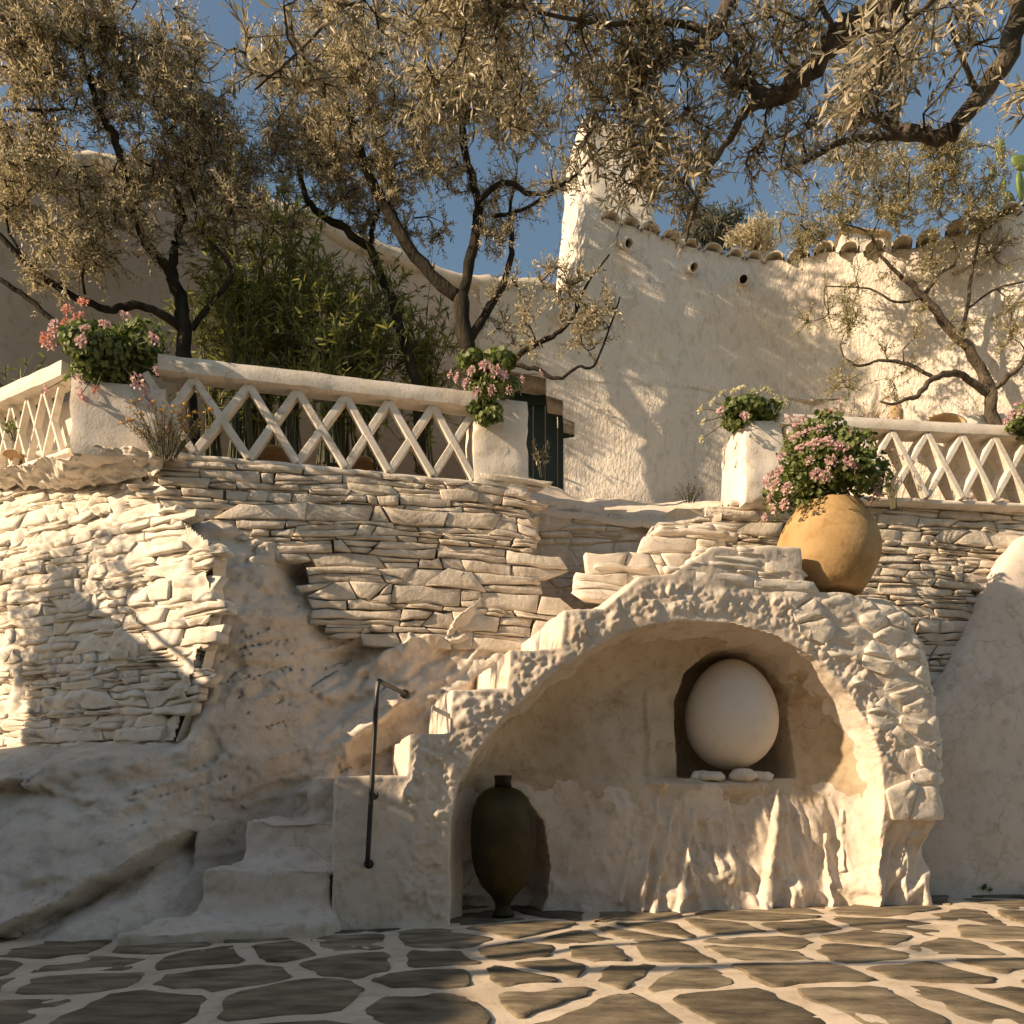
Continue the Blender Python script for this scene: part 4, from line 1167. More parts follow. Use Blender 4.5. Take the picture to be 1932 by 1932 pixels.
# house on the left, in shade, behind the trees
hp = [(-420, 5.55), (-60, 6.45), (200, 7.0), (480, 7.65), (830, 8.5), (1060, 9.1)]
htop = [(-420, -60), (-60, 235), (40, 262), (62, 285), (150, 300), (310, 322), (470, 382), (590, 405), (640, 440), (700, 468), (800, 500), (830, 518), (1060, 545)]
hplan, hs = smooth_plan([xd(*q) for q in hp], 200)
hang = hplan[:, 0] / hplan[:, 1]
V_ = []; nrow = 40
for i in range(len(hplan)):
    x = hang[i] * F + 966; y = np.interp(x, [q[0] for q in htop], [q[1] for q in htop])
    zt = CZ + (HZ - y) / F * hplan[i, 1]
    for j in range(nrow): V_.append((hplan[i, 0], hplan[i, 1], 2.9 + (zt - 2.9) * j / (nrow - 1)))
V_ = np.array(V_); V_[:, 1] += 0.035 * fbm(V_, 1.1, 3, 121); nn = len(V_)
I_ = np.arange(nn).reshape(len(hplan), nrow)
Q_ = np.stack([I_[:-1, :-1], I_[1:, :-1], I_[1:, 1:], I_[:-1, 1:]], -1).reshape(-1, 4)
Q2 = np.stack([I_[:-1, -1], I_[1:, -1], I_[1:, -1] + nn, I_[:-1, -1] + nn], -1)
V_ = np.concatenate([V_, V_ + np.array([0, 0.4, 0])])
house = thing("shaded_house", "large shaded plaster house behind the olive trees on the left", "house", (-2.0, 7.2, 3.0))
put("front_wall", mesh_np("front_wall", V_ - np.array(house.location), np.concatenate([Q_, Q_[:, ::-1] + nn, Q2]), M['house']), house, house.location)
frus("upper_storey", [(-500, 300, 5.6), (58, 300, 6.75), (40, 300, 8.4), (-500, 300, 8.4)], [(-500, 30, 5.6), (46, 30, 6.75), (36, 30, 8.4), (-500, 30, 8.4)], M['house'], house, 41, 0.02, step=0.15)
# eaves ledge on the house and a row of roof edge tiles
cp = []
for i in range(0, len(hplan), 3):
    x = hang[i] * F + 966
    if x < 60: continue
    y = np.interp(x, [q[0] for q in htop], [q[1] for q in htop]); cp.append(Vector((hplan[i, 0], hplan[i, 1] + 0.05, CZ + (HZ - y) / F * hplan[i, 1] - 0.02)))
m_ = MB(); m_.tube(cp, 0.10, 8, True, 0.2); m_.build("coping", M['tile'], house, smooth=True, rough=0.02, rf=3)
b2 = W(1064, 598, 6.72); a = W(1030, 600, 7.0); v = (b2 - a).normalized()
m_ = MB(); m_.tube([a, b2], [0.075, 0.06], 14, False); m_.tube([b2, b2 - v * 0.1], [0.045, 0.045], 14, False); m_.tube([b2, b2 + v * 0.0015], [0.06, 0.045], 14, False)
sp = m_.build("drain_spout", M['stucco'], tower, smooth=True)
m_ = MB(); m_.tube([b2 - v * 0.09, b2 - v * 0.095], [0.046, 0.046], 12, True); m_.build("spout_shadow_disc", M['iron'], sp)  # same black disc, standing in for shade in this spout

# unseen wall, added and stepped to shade the left of the yard
yw = thing("added_shade_wall", "tall white wall added beyond the left edge to shade the courtyard", "wall", (-6.1, 0.0, -0.05))
for ya, yb, ha, hb in ((-4.0, 2.06, 2.72, 2.76), (2.06, 4.3, 3.18, 3.62)):
    q_ = [(-6.3, ya, -0.05), (-5.95, ya, -0.05), (-5.95, yb, -0.05), (-6.3, yb, -0.05)]
    plaster_block("wall_section", q_, [(x, y, ha if y == ya else hb) for x, y, z in q_], M['white'], yw, seed=51, step=0.2, amp=0.04)

# unseen wall closing the court, added behind the viewer to dim the shade
q_ = [(-8.5, -3.6, -0.05), (9.0, -3.6, -0.05), (9.0, -3.1, -0.05), (-8.5, -3.1, -0.05)]
tag(plaster_block("dimming_wall", q_, [(x, y, 4.6) for x, y, z in q_], M['niche'], None, Vector(q_[0]), seed=53, step=0.3, amp=0.04), "ochre plastered wall added unseen behind the viewer to dim the shade", "house")

# ================================================================== THE LARGE OBJECTS
# terracotta pot on the landing
pc = W(1557, 1120, 5.40)
k_ = F / 5.40
pot = thing("terracotta_pot", "big round ochre terracotta pot on the landing above the arch", "pot", pc)
px = [(0.0, 0), (52, 0), (64, 4), (76, 22), (88, 46), (94, 70), (93, 92), (86, 116), (74, 138), (63, 152), (61, 160), (58, 163), (52, 160), (52, 150), (0, 148)]
from mathutils import Matrix
tl = Matrix.Rotation(math.radians(3), 3, 'Y')
q = MB(); q.lathe([(r / k_, z / k_) for r, z in px], pc, 48, tl)
q.build("pot_body", M['terracotta'], pot, smooth=True, rough=0.008, rf=5)
q = MB(); c_ = Vector(pc) + tl @ Vector((0, 0, 150 / k_)); q.lathe([(0.0, 0.02), (52 / k_, 0.0)], c_, 24, tl); q.build("soil", M['bark'], pot)

# the egg in its hollow
ec = W(1379, 1352, 0); de = None
u_e, z_e = PG.uv(1379, 1352); ep = Vector(PG.pt(u_e, z_e, -0.58))
ke = F / ep.y
u_b, z_b = PG.uv(1375, 1470)
prof_e = []
for k in range(33):
    a = -math.pi / 2 + math.pi * k / 32
    rz_ = 104 / ke; rr2 = 85 / ke
    zz = math.sin(a) * rz_
    prof_e.append((max(1e-5, rr2 * math.cos(a) * (1 - 0.10 * math.sin(a))), zz))
egg_c = Vector((0, 0, 0))
eo = W(1379, 1348, ep.y)
m_ = MB(); m_.lathe(prof_e, eo, 56, Matrix.Rotation(math.radians(-2.5), 3, 'Y'))
eg = m_.build("egg_sculpture", M['egg'], None, (eo.x, eo.y, eo.z - 104 / ke), smooth=True)
tag(eg, "large smooth white egg sculpture standing in the grotto niche", "sculpture")
# flat pebbles wedged under it
rb = random.Random(2)
for (x, y, wx, hz, off, lab) in ((1312, 1447, 19, 9, -0.20, "small rounded pebble furthest left under the egg"), (1331, 1459, 31, 9.5, -0.16, "long flat pebble under the left side of the egg"),
                            (1388, 1457, 30, 12, -0.14, "broad angular pebble under the middle of the egg"), (1427, 1457, 20, 10, -0.17, "small pebble under the right side of the egg")):
    u, z = PGd.uv(x, y); c = Vector(PGd.pt(u, z, off + 0.24)); kk = F / c.y; c.z = zs + hz / kk * 0.8
    V2 = []; Fc = []; seg = 14
    for j, (rr3, zz) in enumerate(((0.0, -1), (0.7, -0.95), (1.0, -0.25), (0.95, 0.35), (0.6, 0.95), (0.0, 1.05))):
        for k in range(seg):
            a = 2 * math.pi * k / seg; w_ = 1 + 0.18 * math.sin(2 * a + x) + rb.uniform(-.06, .06)
            V2.append(c + Vector((math.cos(a) * rr3 * wx / kk * w_, math.sin(a) * rr3 * wx / kk * 0.7 * w_, zz * hz / kk)))
    for j in range(5):
        for k in range(seg): Fc.append((j * seg + k, j * seg + (k + 1) % seg, (j + 1) * seg + (k + 1) % seg, (j + 1) * seg + k))
    m_ = MB(); m_.add(V2, Fc)
    tag(m_.build("pebble", M['white'], None, (c.x, c.y, c.z - hz / kk), smooth=True, rough=0.012, rf=16), lab, "stone", "pebbles under the egg")

# amphora in its dark hollow
u, z = PG.uv(968, 1748); ac = Vector(PG.pt(u, 0.02, -0.26)); ka = F / ac.y
am = thing("amphora", "tall dark olive glazed amphora standing in a dark recess of the grotto", "amphora", ac)
ap = [(0, 0), (20, 0), (21, 5), (15, 14), (15, 24), (22, 36), (40, 56), (51, 80), (58, 108), (61, 140), (61, 172), (57, 202), (48, 224), (34, 238), (19, 245)]
q = MB(); q.lathe([(max(1e-5, r) / ka, zz / ka) for r, zz in ap], ac, 40); q.build("body", M['glaze'], am, smooth=True, rough=0.006, rf=6)
q = MB(); q.lathe([(17 / ka, 243 / ka), (15 / ka, 254 / ka), (17 / ka, 262 / ka), (17 / ka, 266 / ka), (11 / ka, 266 / ka), (10 / ka, 250 / ka)], ac, 28); q.build("neck", M['glaze'], am, smooth=True)

# bent iron handrail
hr = [Vector(PG.pt(*PG.uv(692, 1634), 0.05))]
top_ = Vector(PG.pt(*PG.uv(711, 1290), 0.05))
hn = thing("handrail", "bent black iron handrail on the parapet beside the steps", "handrail", hr[0])
q = MB(); n_ = 12
pts = [hr[0].lerp(top_, k / n_) for k in range(n_ + 1)]
e_ = W(766, 1310, 5.15)
pts += [top_ + Vector((0.006, 0.02, 0.012))] + [top_.lerp(e_, k / 6) + Vector((0, 0, 0.012 * (1 - k / 6))) for k in range(1, 7)]
q.tube(pts, 0.0145, 10); q.build("bar", M['iron'], hn, smooth=True)
for (x, y) in ((694, 1630), (703, 1500)):
    a = Vector(PG.pt(*PG.uv(x, y), 0.055)); b2 = Vector(PG.pt(*PG.uv(x + 3, y), -0.03))
    q = MB(); q.tube([a, b2], 0.014, 8); q.tube([b2 + (a - b2) * 0.30, b2 + (a - b2) * 0.38], 0.028, 10); q.build("bracket", M['iron'], hn, smooth=True)
q = MB(); q.tube([e_ - Vector((0.01, 0.03, 0)), e_ + Vector((0.0, 0.02, 0))], 0.03, 10); q.build("wall_plate", M['iron'], hn, smooth=True)

# curved clay tiles lying at the foot of the railings
for (x, y, d, w, lab) in ((525, 862, 5.62, 0.12, "curved clay tile behind the middle railing, left one of two"), (690, 877, 5.75, 0.09, "curved clay tile behind the middle railing, right one of two"),
                          (47, 862, 5.75, 0.07, "brown clay tile behind the short left railing"), (1765, 806, 6.5, 0.18, "long brown curved tile lying behind the right railing cap")):
    c = W(x, y + 8, d); V2 = []; Fc = []; seg = 10
    for (l) in (-0.16, 0.16):
        for rad in (1.0, 0.84):
            for k in range(seg + 1):
                a = math.pi * k / seg
                V2.append(c + Vector((math.cos(a) * w * rad, l, math.sin(a) * w * 0.55 * rad - 0.02)))
    n1 = seg + 1
    for k in range(seg): Fc += [(k, k + 1, 2 * n1 + k + 1, 2 * n1 + k), (n1 + k + 1, n1 + k, 3 * n1 + k, 3 * n1 + k + 1), (k + 1, k, n1 + k, n1 + k + 1)]
    m_ = MB(); m_.add(V2, Fc); tag(m_.build("clay_tile", M['clay'], None, (c.x, c.y, c.z - 0.02), smooth=True), lab, "tile")

# ================================================================== PLANTS
LEAF = {
    'olive': ([(0, 0, 0), (0.42, -0.5, 0.10), (1, 0, -0.06), (0.42, 0.5, 0.10)], [(0, 1, 2), (0, 2, 3)]),
    'lance': ([(0, 0, 0), (0.30, -0.5, 0.10), (0.68, -0.40, 0.06), (1, 0, -0.12), (0.68, 0.40, 0.06), (0.30, 0.5, 0.10)], [(0, 1, 2), (0, 2, 3), (0, 3, 4), (0, 4, 5)]),
    'round': ([(0, 0, 0), (0.25, -0.5, 0.12), (0.8, -0.42, 0.06), (1.0, 0, 0.10), (0.8, 0.42, 0.06), (0.25, 0.5, 0.12)], [(0, 1, 2), (0, 2, 3), (0, 3, 4), (0, 4, 5)]),
}
def unit(v): return v / (np.linalg.norm(v, axis=-1, keepdims=True) + 1e-9)
def leaves(kind, B, D, Nn, L, Wd):
    T, Fc = LEAF[kind]; T = np.array(T); k = len(T)
    D = unit(D); S = unit(np.cross(D, Nn)); U = np.cross(S, D)
    V = B[:, None] + D[:, None] * (T[None, :, 0, None] * L[:, None, None]) + S[:, None] * (T[None, :, 1, None] * Wd[:, None, None]) + U[:, None] * (T[None, :, 2, None] * Wd[:, None, None])
    Fx = np.array(Fc)[None] + (np.arange(len(B)) * k)[:, None, None]
    return V.reshape(-1, 3), Fx.reshape(-1, 3)

def leaf_part(name, parent, kind, B, D, Nn, L, Wd, mat):
    V, Fc = leaves(kind, B, D, Nn, L, Wd); o = wloc(parent)
    return tag(put(name, mesh_np(name, V - np.array(o), Fc, mat, False), parent, o), kind="stuff")

def resample(pl, step=0.07):
    out = []
    for (a, ra), (b, rb_) in zip(pl[:-1], pl[1:]):
        n = max(1, int((b - a).length / step))
        for k in range(n): out.append((a.lerp(b, k / n), ra + (rb_ - ra) * k / n))
    out.append(pl[-1]); return out

def catmull(pl):
    out = []; n = len(pl)
    for i in range(n - 1):
        p0 = pl[max(0, i - 1)]; p1 = pl[i]; p2 = pl[i + 1]; p3 = pl[min(n - 1, i + 2)]
        for k in range(4):
            t = k / 4
            c = [0.5 * (2 * p1[0] + (p2[0] - p0[0]) * t + (2 * p0[0] - 5 * p1[0] + 4 * p2[0] - p3[0]) * t * t + (3 * p1[0] - p0[0] - 3 * p2[0] + p3[0]) * t ** 3)][0]
            out.append((c, p1[1] + (p2[1] - p1[1]) * t))
    out.append(pl[-1]); return out

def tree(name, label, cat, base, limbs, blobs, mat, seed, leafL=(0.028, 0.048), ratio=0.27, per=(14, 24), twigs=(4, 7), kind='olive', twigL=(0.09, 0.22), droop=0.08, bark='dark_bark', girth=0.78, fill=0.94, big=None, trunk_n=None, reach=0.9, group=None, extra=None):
    """limbs: polylines of (x, y, depth, radius); blobs: (x, y, depth, rx px, ry px, rd m, tips)"""
    rng = np.random.default_rng(seed); rr = random.Random(seed)
    t = thing(name, label, cat, base, group)
    nodes = []; par = []
    tm = MB(); lm = MB()
    for li, pl in enumerate(limbs):
        pts = [((Vector(q[0]) if not isinstance(q[0], (int, float)) else W(q[0], q[1], q[2])), q[-1]) for q in pl]
        pts = [(q_, r_ * girth) for q_, r_ in catmull(pts)]
        js = [(p + Vector((rr.gauss(0, 1), rr.gauss(0, 1), rr.gauss(0, 1))) * min(0.012, r * 0.22), r) for p, r in pts]
        (tm if li == 0 else lm).tube([p for p, r in js], [r for p, r in js], 9 if pts[0][1] > 0.03 else 6, True, 0.13)
        rs = resample(pts)
        for k, (p, r) in enumerate(rs): nodes.append(tuple(p)); par.append(tuple((rs[min(k + 1, len(rs) - 1)][0] - rs[max(0, k - 1)][0]).normalized()))
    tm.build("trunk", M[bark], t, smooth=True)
    if lm.V: tag(lm.build("limbs", M[bark], t, smooth=True), kind="stuff")
    cap = 60000
    NP = np.zeros((cap, 3)); ND = np.zeros((cap, 3)); nn = len(nodes)
    NP[:nn] = nodes; ND[:nn] = par
    tips = []
    for bl in blobs:
        n = bl[-1]
        if isinstance(bl[0], tuple): c = np.array(bl[0]); s = np.array(bl[1])
        else:
            x, y, d, rx, ry, rd, n = bl; c = np.array(W(x, y, d)); s = np.array([rx / F * d, rd, ry / F * d])
        n = max(3, int(n * fill))
        v = unit(rng.normal(size=(n, 3))) * rng.random((n, 1)) ** 0.45
        P = c + v * s
        # clump: pull towards a few sub-centres so that gaps open between them
        m = max(2, n // 9); cs = c + unit(rng.normal(size=(m, 3))) * rng.random((m, 1)) ** 0.4 * s
        k = np.argmin(((P[:, None] - cs[None]) ** 2).sum(-1), 1)
        P = P + (cs[k] - P) * 0.3
        tips.append(P)
    tips = np.concatenate(tips) if tips else np.zeros((0, 3))
    d0 = np.array([((NP[:nn] - p) ** 2).sum(1).min() for p in tips]) if len(tips) else np.zeros(0)
    bm_ = MB(); LB, LD, LN, LL = [], [], [], []
    for ti in np.argsort(d0):
        p = tips[ti]; dd = np.sqrt(((NP[:nn] - p) ** 2).sum(1)); j = int(np.argmin(dd)); dist = dd[j]
        if dist > reach: 
            if dist > reach * 2.2: continue
        a = NP[j]; dirn = ND[j]
        ctrl = a + dirn * dist * 0.35 + (p - a) * 0.3 + np.array([0, 0, 0.10 * dist])
        n = max(2, int(dist / 0.07)); pts = []
        for k in range(n + 1):
            s = k / n; q = a * (1 - s) ** 2 + ctrl * 2 * s * (1 - s) + p * s * s
            if 0 < k < n: q = q + rng.normal(size=3) * 0.010
            pts.append(q)
        r0 = min(0.019, 0.0042 + 0.015 * dist)
        bm_.tube(pts, [r0 + (0.0028 - r0) * k / n for k in range(n + 1)], 4, False)
        for k in range(1, n + 1):
            NP[nn] = pts[k]; ND[nn] = unit(pts[k] - pts[k - 1]); nn += 1
        d_end = unit(pts[-1] - pts[-2])
        for tw in range(rr.randint(*twigs)):
            L = rr.uniform(*twigL); kk = rr.randint(max(0, n - 2), n)
            o = pts[kk]; v = unit(d_end * 0.7 + rng.normal(size=3) * 0.75 + np.array([0, 0, droop]))
            bend = rng.normal(size=3) * 0.25 + np.array([0, 0, droop]); m = 4
            tp = [o + v * L * s + bend * L * s * s for s in (0, 0.33, 0.66, 1.0)]
            bm_.tube(tp, [0.0022, 0.0018, 0.0014, 0.0009], 3, False)
            nl = rr.randint(*per)
            ss = (np.arange(nl) // 2 + 0.6) / (nl / 2 + 0.3)
            pos = o + v * L * ss[:, None] + bend * L * (ss ** 2)[:, None]
            tan = unit(v + 2 * bend * ss[:, None])
            perp = unit(np.cross(tan, rng.normal(size=3)))
            sgn = np.where(np.arange(nl) % 2 == 0, 1, -1)[:, None]
            rot = np.where((np.arange(nl) // 2 % 2 == 0)[:, None], perp, unit(np.cross(tan, perp)))
            D = unit(tan * 0.75 + rot * sgn * 0.75 + rng.normal(size=(nl, 3)) * 0.28)
            LB.append(pos); LD.append(D); LN.append(unit(np.array([-0.25, -0.1, 0.4]) + rng.normal(size=(nl, 3)) * 0.7)); LL.append(rng.uniform(*leafL, nl))
    if bm_.V: tag(bm_.build("branches", M[bark], t, smooth=True), kind="stuff")
    if LB:
        LB, LD, LN, LL = np.concatenate(LB), np.concatenate(LD), np.concatenate(LN), np.concatenate(LL)
        if big:        # the largest leaves nearest the viewer are single objects
            key = LL / np.linalg.norm(LB - np.array([0, 0, CZ]), axis=1)
            inview = (np.abs(LB[:, 0] / LB[:, 1]) < 0.68) & ((LB[:, 2] - CZ) / LB[:, 1] < 1.05) & (LB[:, 1] > 0.5)
            key = np.where(inview, key, 0); order = np.argsort(-key)[:big]
            T, Fc = LEAF['lance']; protos = []
            for k in range(4):
                me = bpy.data.meshes.new("leaf"); me.from_pydata([(a, b * (0.9 + 0.08 * k) , c + 0.15 * (k - 1.5) * a * a) for a, b, c in T], [], Fc); me.materials.append(mat); protos.append(me)
            for i in order:
                D = Vector(LD[i]).normalized(); S = D.cross(Vector(LN[i])).normalized(); U = S.cross(D)
                wd = LL[i] * ratio
                o = put("leaf", protos[i % 4], t, LB[i])
                mtx = Matrix((D * LL[i], S * wd, U * wd)).transposed()
                o.rotation_euler = Matrix((D, S, U)).transposed().to_euler(); o.scale = (LL[i], wd, wd)
            keep = np.ones(len(LB), bool); keep[order] = False
            LB, LD, LN, LL = LB[keep], LD[keep], LN[keep], LL[keep]
        leaf_part("crown", t, kind, LB, LD, LN, LL, LL * ratio, mat)
    return t

# --- olive trees
tree("olive_tree", "twisting dark-stemmed olive tree at the left behind the pink planter", "tree", W(360, 885, 6.1),
     [[(362, 885, 6.1, .10), (356, 780, 6.1, .085), (350, 690, 6.1, .075), (345, 600, 6.1, .07), (334, 545, 6.1, .065), (319, 507, 6.1, .055)],
      [(319, 507, 6.1, .05), (275, 460, 6.05, .045), (261, 417, 6.0, .042), (236, 326, 5.9, .038), (214, 254, 5.85, .036), (196, 225, 5.8, .034), (156, 109, 5.7, .027), (145, 72, 5.7, .022), (116, -10, 5.7, .016)],
      [(334, 545, 6.1, .05), (325, 490, 6.15, .045), (337, 453, 6.2, .042), (344, 399, 6.25, .036), (322, 344, 6.3, .03), (312, 290, 6.35, .025), (308, 235, 6.4, .015)],
      [(150, 98, 5.7, .018), (109, 69, 5.6, .015), (50, 45, 5.5, .012), (0, 29, 5.5, .01)],
      [(345, 620, 6.1, .05), (300, 590, 6.0, .04), (250, 575, 5.95, .036), (203, 583, 5.9, .034), (145, 560, 5.8, .032), (72, 518, 5.7, .03), (0, 446, 5.6, .026), (-50, 400, 5.6, .02)],
      [(200, 640, 5.9, .03), (150, 632, 5.85, .03), (108, 612, 5.8, .028), (50, 560, 5.75, .025), (0, 529, 5.7, .022), (-60, 500, 5.7, .02)],
      [(362, 620, 6.1, .035), (395, 575, 6.1, .028), (438, 518, 6.1, .022), (400, 460, 6.1, .02), (373, 427, 6.1, .019), (362, 362, 6.1, .016), (319, 333, 6.05, .014), (254, 297, 6.0, .01)],
      [(120, 205, 5.75, .012), (60, 208, 5.7, .016), (5, 208, 5.7, .012)],
      [(160, 555, 5.8, .014), (155, 520, 5.75, .012), (165, 480, 5.7, .01)],
      [(72, 518, 5.7, .015), (18, 440, 5.6, .013), (12, 350, 5.6, .01), (0, 270, 5.6, .008)]],
     [(110, 120, 5.6, 150, 150, .5, 90), (300, 215, 5.95, 160, 150, .6, 120), (410, 330, 6.1, 110, 100, .5, 60), (110, 420, 5.6, 160, 130, .5, 80), (60, 40, 5.6, 120, 80, .5, 50), (190, 60, 5.7, 90, 70, .4, 26), (370, 240, 6.1, 90, 90, .5, 40), (40, 360, 5.65, 70, 80, .4, 26), (440, 330, 6.2, 70, 90, .4, 26), (180, 320, 5.9, 120, 70, .4, 40), (330, 110, 6.1, 70, 80, .4, 22), (30, 130, 5.6, 80, 90, .4, 26), (240, 420, 6.0, 130, 110, .5, 45), (270, 90, 5.9, 130, 90, .6, 55), (40, 260, 5.7, 90, 110, .5, 30), (440, 420, 6.1, 90, 60, .5, 20)], M['olive'], 101)
tree("olive_tree", "largest dark forked olive tree in the centre behind the railing", "tree", W(890, 895, 6.2),
     [[(892, 895, 6.2, .11), (886, 780, 6.2, .095), (880, 650, 6.2, .085), (868, 560, 6.2, .08)],
      [(868, 562, 6.2, .065), (800, 495, 6.15, .06), (745, 425, 6.1, .056), (712, 365, 6.1, .052), (692, 320, 6.05, .045), (668, 250, 6.0, .038), (652, 165, 6.0, .028), (668, 60, 6.0, .018)],
      [(868, 562, 6.2, .06), (885, 500, 6.2, .056), (897, 440, 6.2, .052), (902, 390, 6.2, .048), (882, 310, 6.2, .04), (870, 235, 6.2, .036)],
      [(870, 235, 6.2, .025), (852, 185, 6.2, .02), (840, 130, 6.2, .015), (830, 60, 6.2, .01)],
      [(870, 235, 6.2, .03), (905, 205, 6.2, .028), (935, 170, 6.2, .026), (940, 120, 6.2, .02), (965, 50, 6.2, .012)],
      [(882, 640, 6.2, .05), (925, 580, 6.25, .042), (958, 515, 6.3, .036), (966, 450, 6.3, .026), (962, 400, 6.3, .018), (975, 330, 6.3, .01)],
      [(902, 392, 6.2, .03), (925, 358, 6.15, .028), (960, 345, 6.1, .026), (1005, 366, 6.0, .022), (1050, 355, 5.95, .02), (1085, 330, 5.9, .016), (1135, 278, 5.9, .01)],
      [(930, 410, 6.2, .022), (985, 395, 6.1, .018), (1030, 370, 6.0, .012)],
      [(888, 770, 6.2, .05), (920, 720, 6.1, .04), (960, 690, 6.05, .034), (1010, 650, 6.0, .028), (1050, 630, 5.95, .022), (1080, 600, 5.9, .018), (1105, 540, 5.9, .013), (1150, 480, 5.85, .008)],
      [(965, 688, 6.05, .024), (1010, 695, 6.0, .022), (1052, 716, 5.95, .018), (1090, 692, 5.9, .014), (1120, 690, 5.9, .012), (1150, 620, 5.9, .010), (1170, 560, 5.85, .007)],
      [(738, 415, 6.1, .018), (735, 360, 6.1, .014), (745, 310, 6.1, .01)],
      [(692, 320, 6.05, .018), (668, 285, 6.0, .014), (658, 245, 6.0, .01)]],
     [(700, 180, 6.0, 130, 150, .7, 110), (880, 150, 6.2, 160, 120, .7, 120), (790, 320, 6.15, 130, 110, .6, 80), (960, 260, 6.1, 130, 120, .6, 50), (860, 60, 6.2, 200, 80, .7, 64), (1060, 330, 5.95, 80, 80, .5, 11), (950, 440, 6.25, 90, 90, .5, 20), (1080, 590, 5.92, 110, 100, .35, 34), (620, 230, 6.0, 80, 120, .5, 40), (960, 580, 6.2, 60, 50, .4, 10)], M['olive'], 102)
tree("olive_tree", "slim olive tree leaning between the centre tree and the oleanders", "tree", W(790, 888, 6.5),
     [[(800, 888, 6.5, .07), (785, 760, 6.5, .06), (778, 690, 6.5, .055), (738, 565, 6.5, .05), (697, 468, 6.5, .046)],
      [(697, 468, 6.5, .045), (650, 432, 6.5, .04), (602, 402, 6.5, .036), (575, 365, 6.5, .032), (563, 310, 6.45, .025), (545, 260, 6.4, .02), (528, 180, 6.4, .013), (540, 90, 6.4, .008)],
      [(697, 468, 6.5, .03), (705, 430, 6.5, .026), (715, 395, 6.5, .018)],
      [(565, 320, 6.45, .016), (585, 270, 6.4, .012), (592, 220, 6.4, .008)]],
     [(570, 190, 6.4, 100, 130, .5, 84), (640, 60, 6.4, 90, 70, .5, 34), (520, 280, 6.4, 50, 90, .4, 22), (560, 400, 6.5, 60, 40, .4, 12), (600, 330, 6.4, 90, 70, .5, 30), (690, 400, 6.5, 80, 60, .4, 25), (500, 110, 6.4, 40, 60, .4, 14)], M['olive'], 103)
tree("olive_tree", "thin sunlit olive tree against the bright wall at the right", "tree", W(1876, 850, 6.42),
     [[(1878, 850, 6.42, .075), (1872, 780, 6.42, .066), (1866, 735, 6.42, .06), (1848, 690, 6.42, .052), (1790, 620, 6.38, .045), (1742, 560, 6.35, .036), (1705, 525, 6.3, .028)],
      [(1864, 743, 6.42, .04), (1830, 716, 6.35, .036), (1801, 704, 6.3, .034), (1759, 715, 6.25, .03), (1731, 746, 6.2, .026), (1712, 752, 6.2, .02), (1689, 762, 6.2, .014), (1660, 758, 6.2, .01)],
      [(1762, 714, 6.25, .02), (1721, 690, 6.25, .019), (1690, 682, 6.25, .017), (1658, 680, 6.25, .014), (1620, 690, 6.25, .012), (1591, 673, 6.25, .008)],
      [(1866, 738, 6.42, .035), (1900, 712, 6.4, .03), (1925, 690, 6.4, .026), (1950, 640, 6.4, .02), (1990, 580, 6.4, .014)],
      [(1705, 525, 6.3, .022), (1660, 480, 6.25, .016), (1640, 440, 6.2, .012), (1600, 425, 6.2, .008)],
      [(1742, 560, 6.35, .024), (1770, 520, 6.35, .02), (1800, 500, 6.35, .015)],
      [(1815, 650, 6.4, .026), (1828, 560, 6.4, .02), (1840, 480, 6.4, .016), (1862, 400, 6.4, .012), (1870, 360, 6.4, .01), (1850, 320, 6.4, .006)],
      [(1742, 562, 6.35, .016), (1690, 570, 6.3, .013), (1640, 545, 6.3, .010), (1560, 540, 6.3, .007)],
      [(1828, 580, 6.4, .014), (1880, 545, 6.4, .011), (1940, 530, 6.4, .008)]],
     [(1640, 370, 6.25, 210, 90, .35, 84), (1760, 320, 6.3, 170, 80, .35, 66), (1850, 430, 6.4, 100, 110, .3, 30), (1580, 590, 6.25, 90, 60, .25, 14), (1680, 500, 6.3, 120, 80, .25, 10), (1740, 640, 6.3, 130, 80, .25, 9), (1500, 440, 6.3, 60, 50, .25, 12), (1900, 620, 6.4, 80, 90, .25, 10), (1640, 720, 6.22, 90, 40, .2, 9)], M['olive_green'], 104, leafL=(0.026, 0.042), bark='bark', fill=0.95)
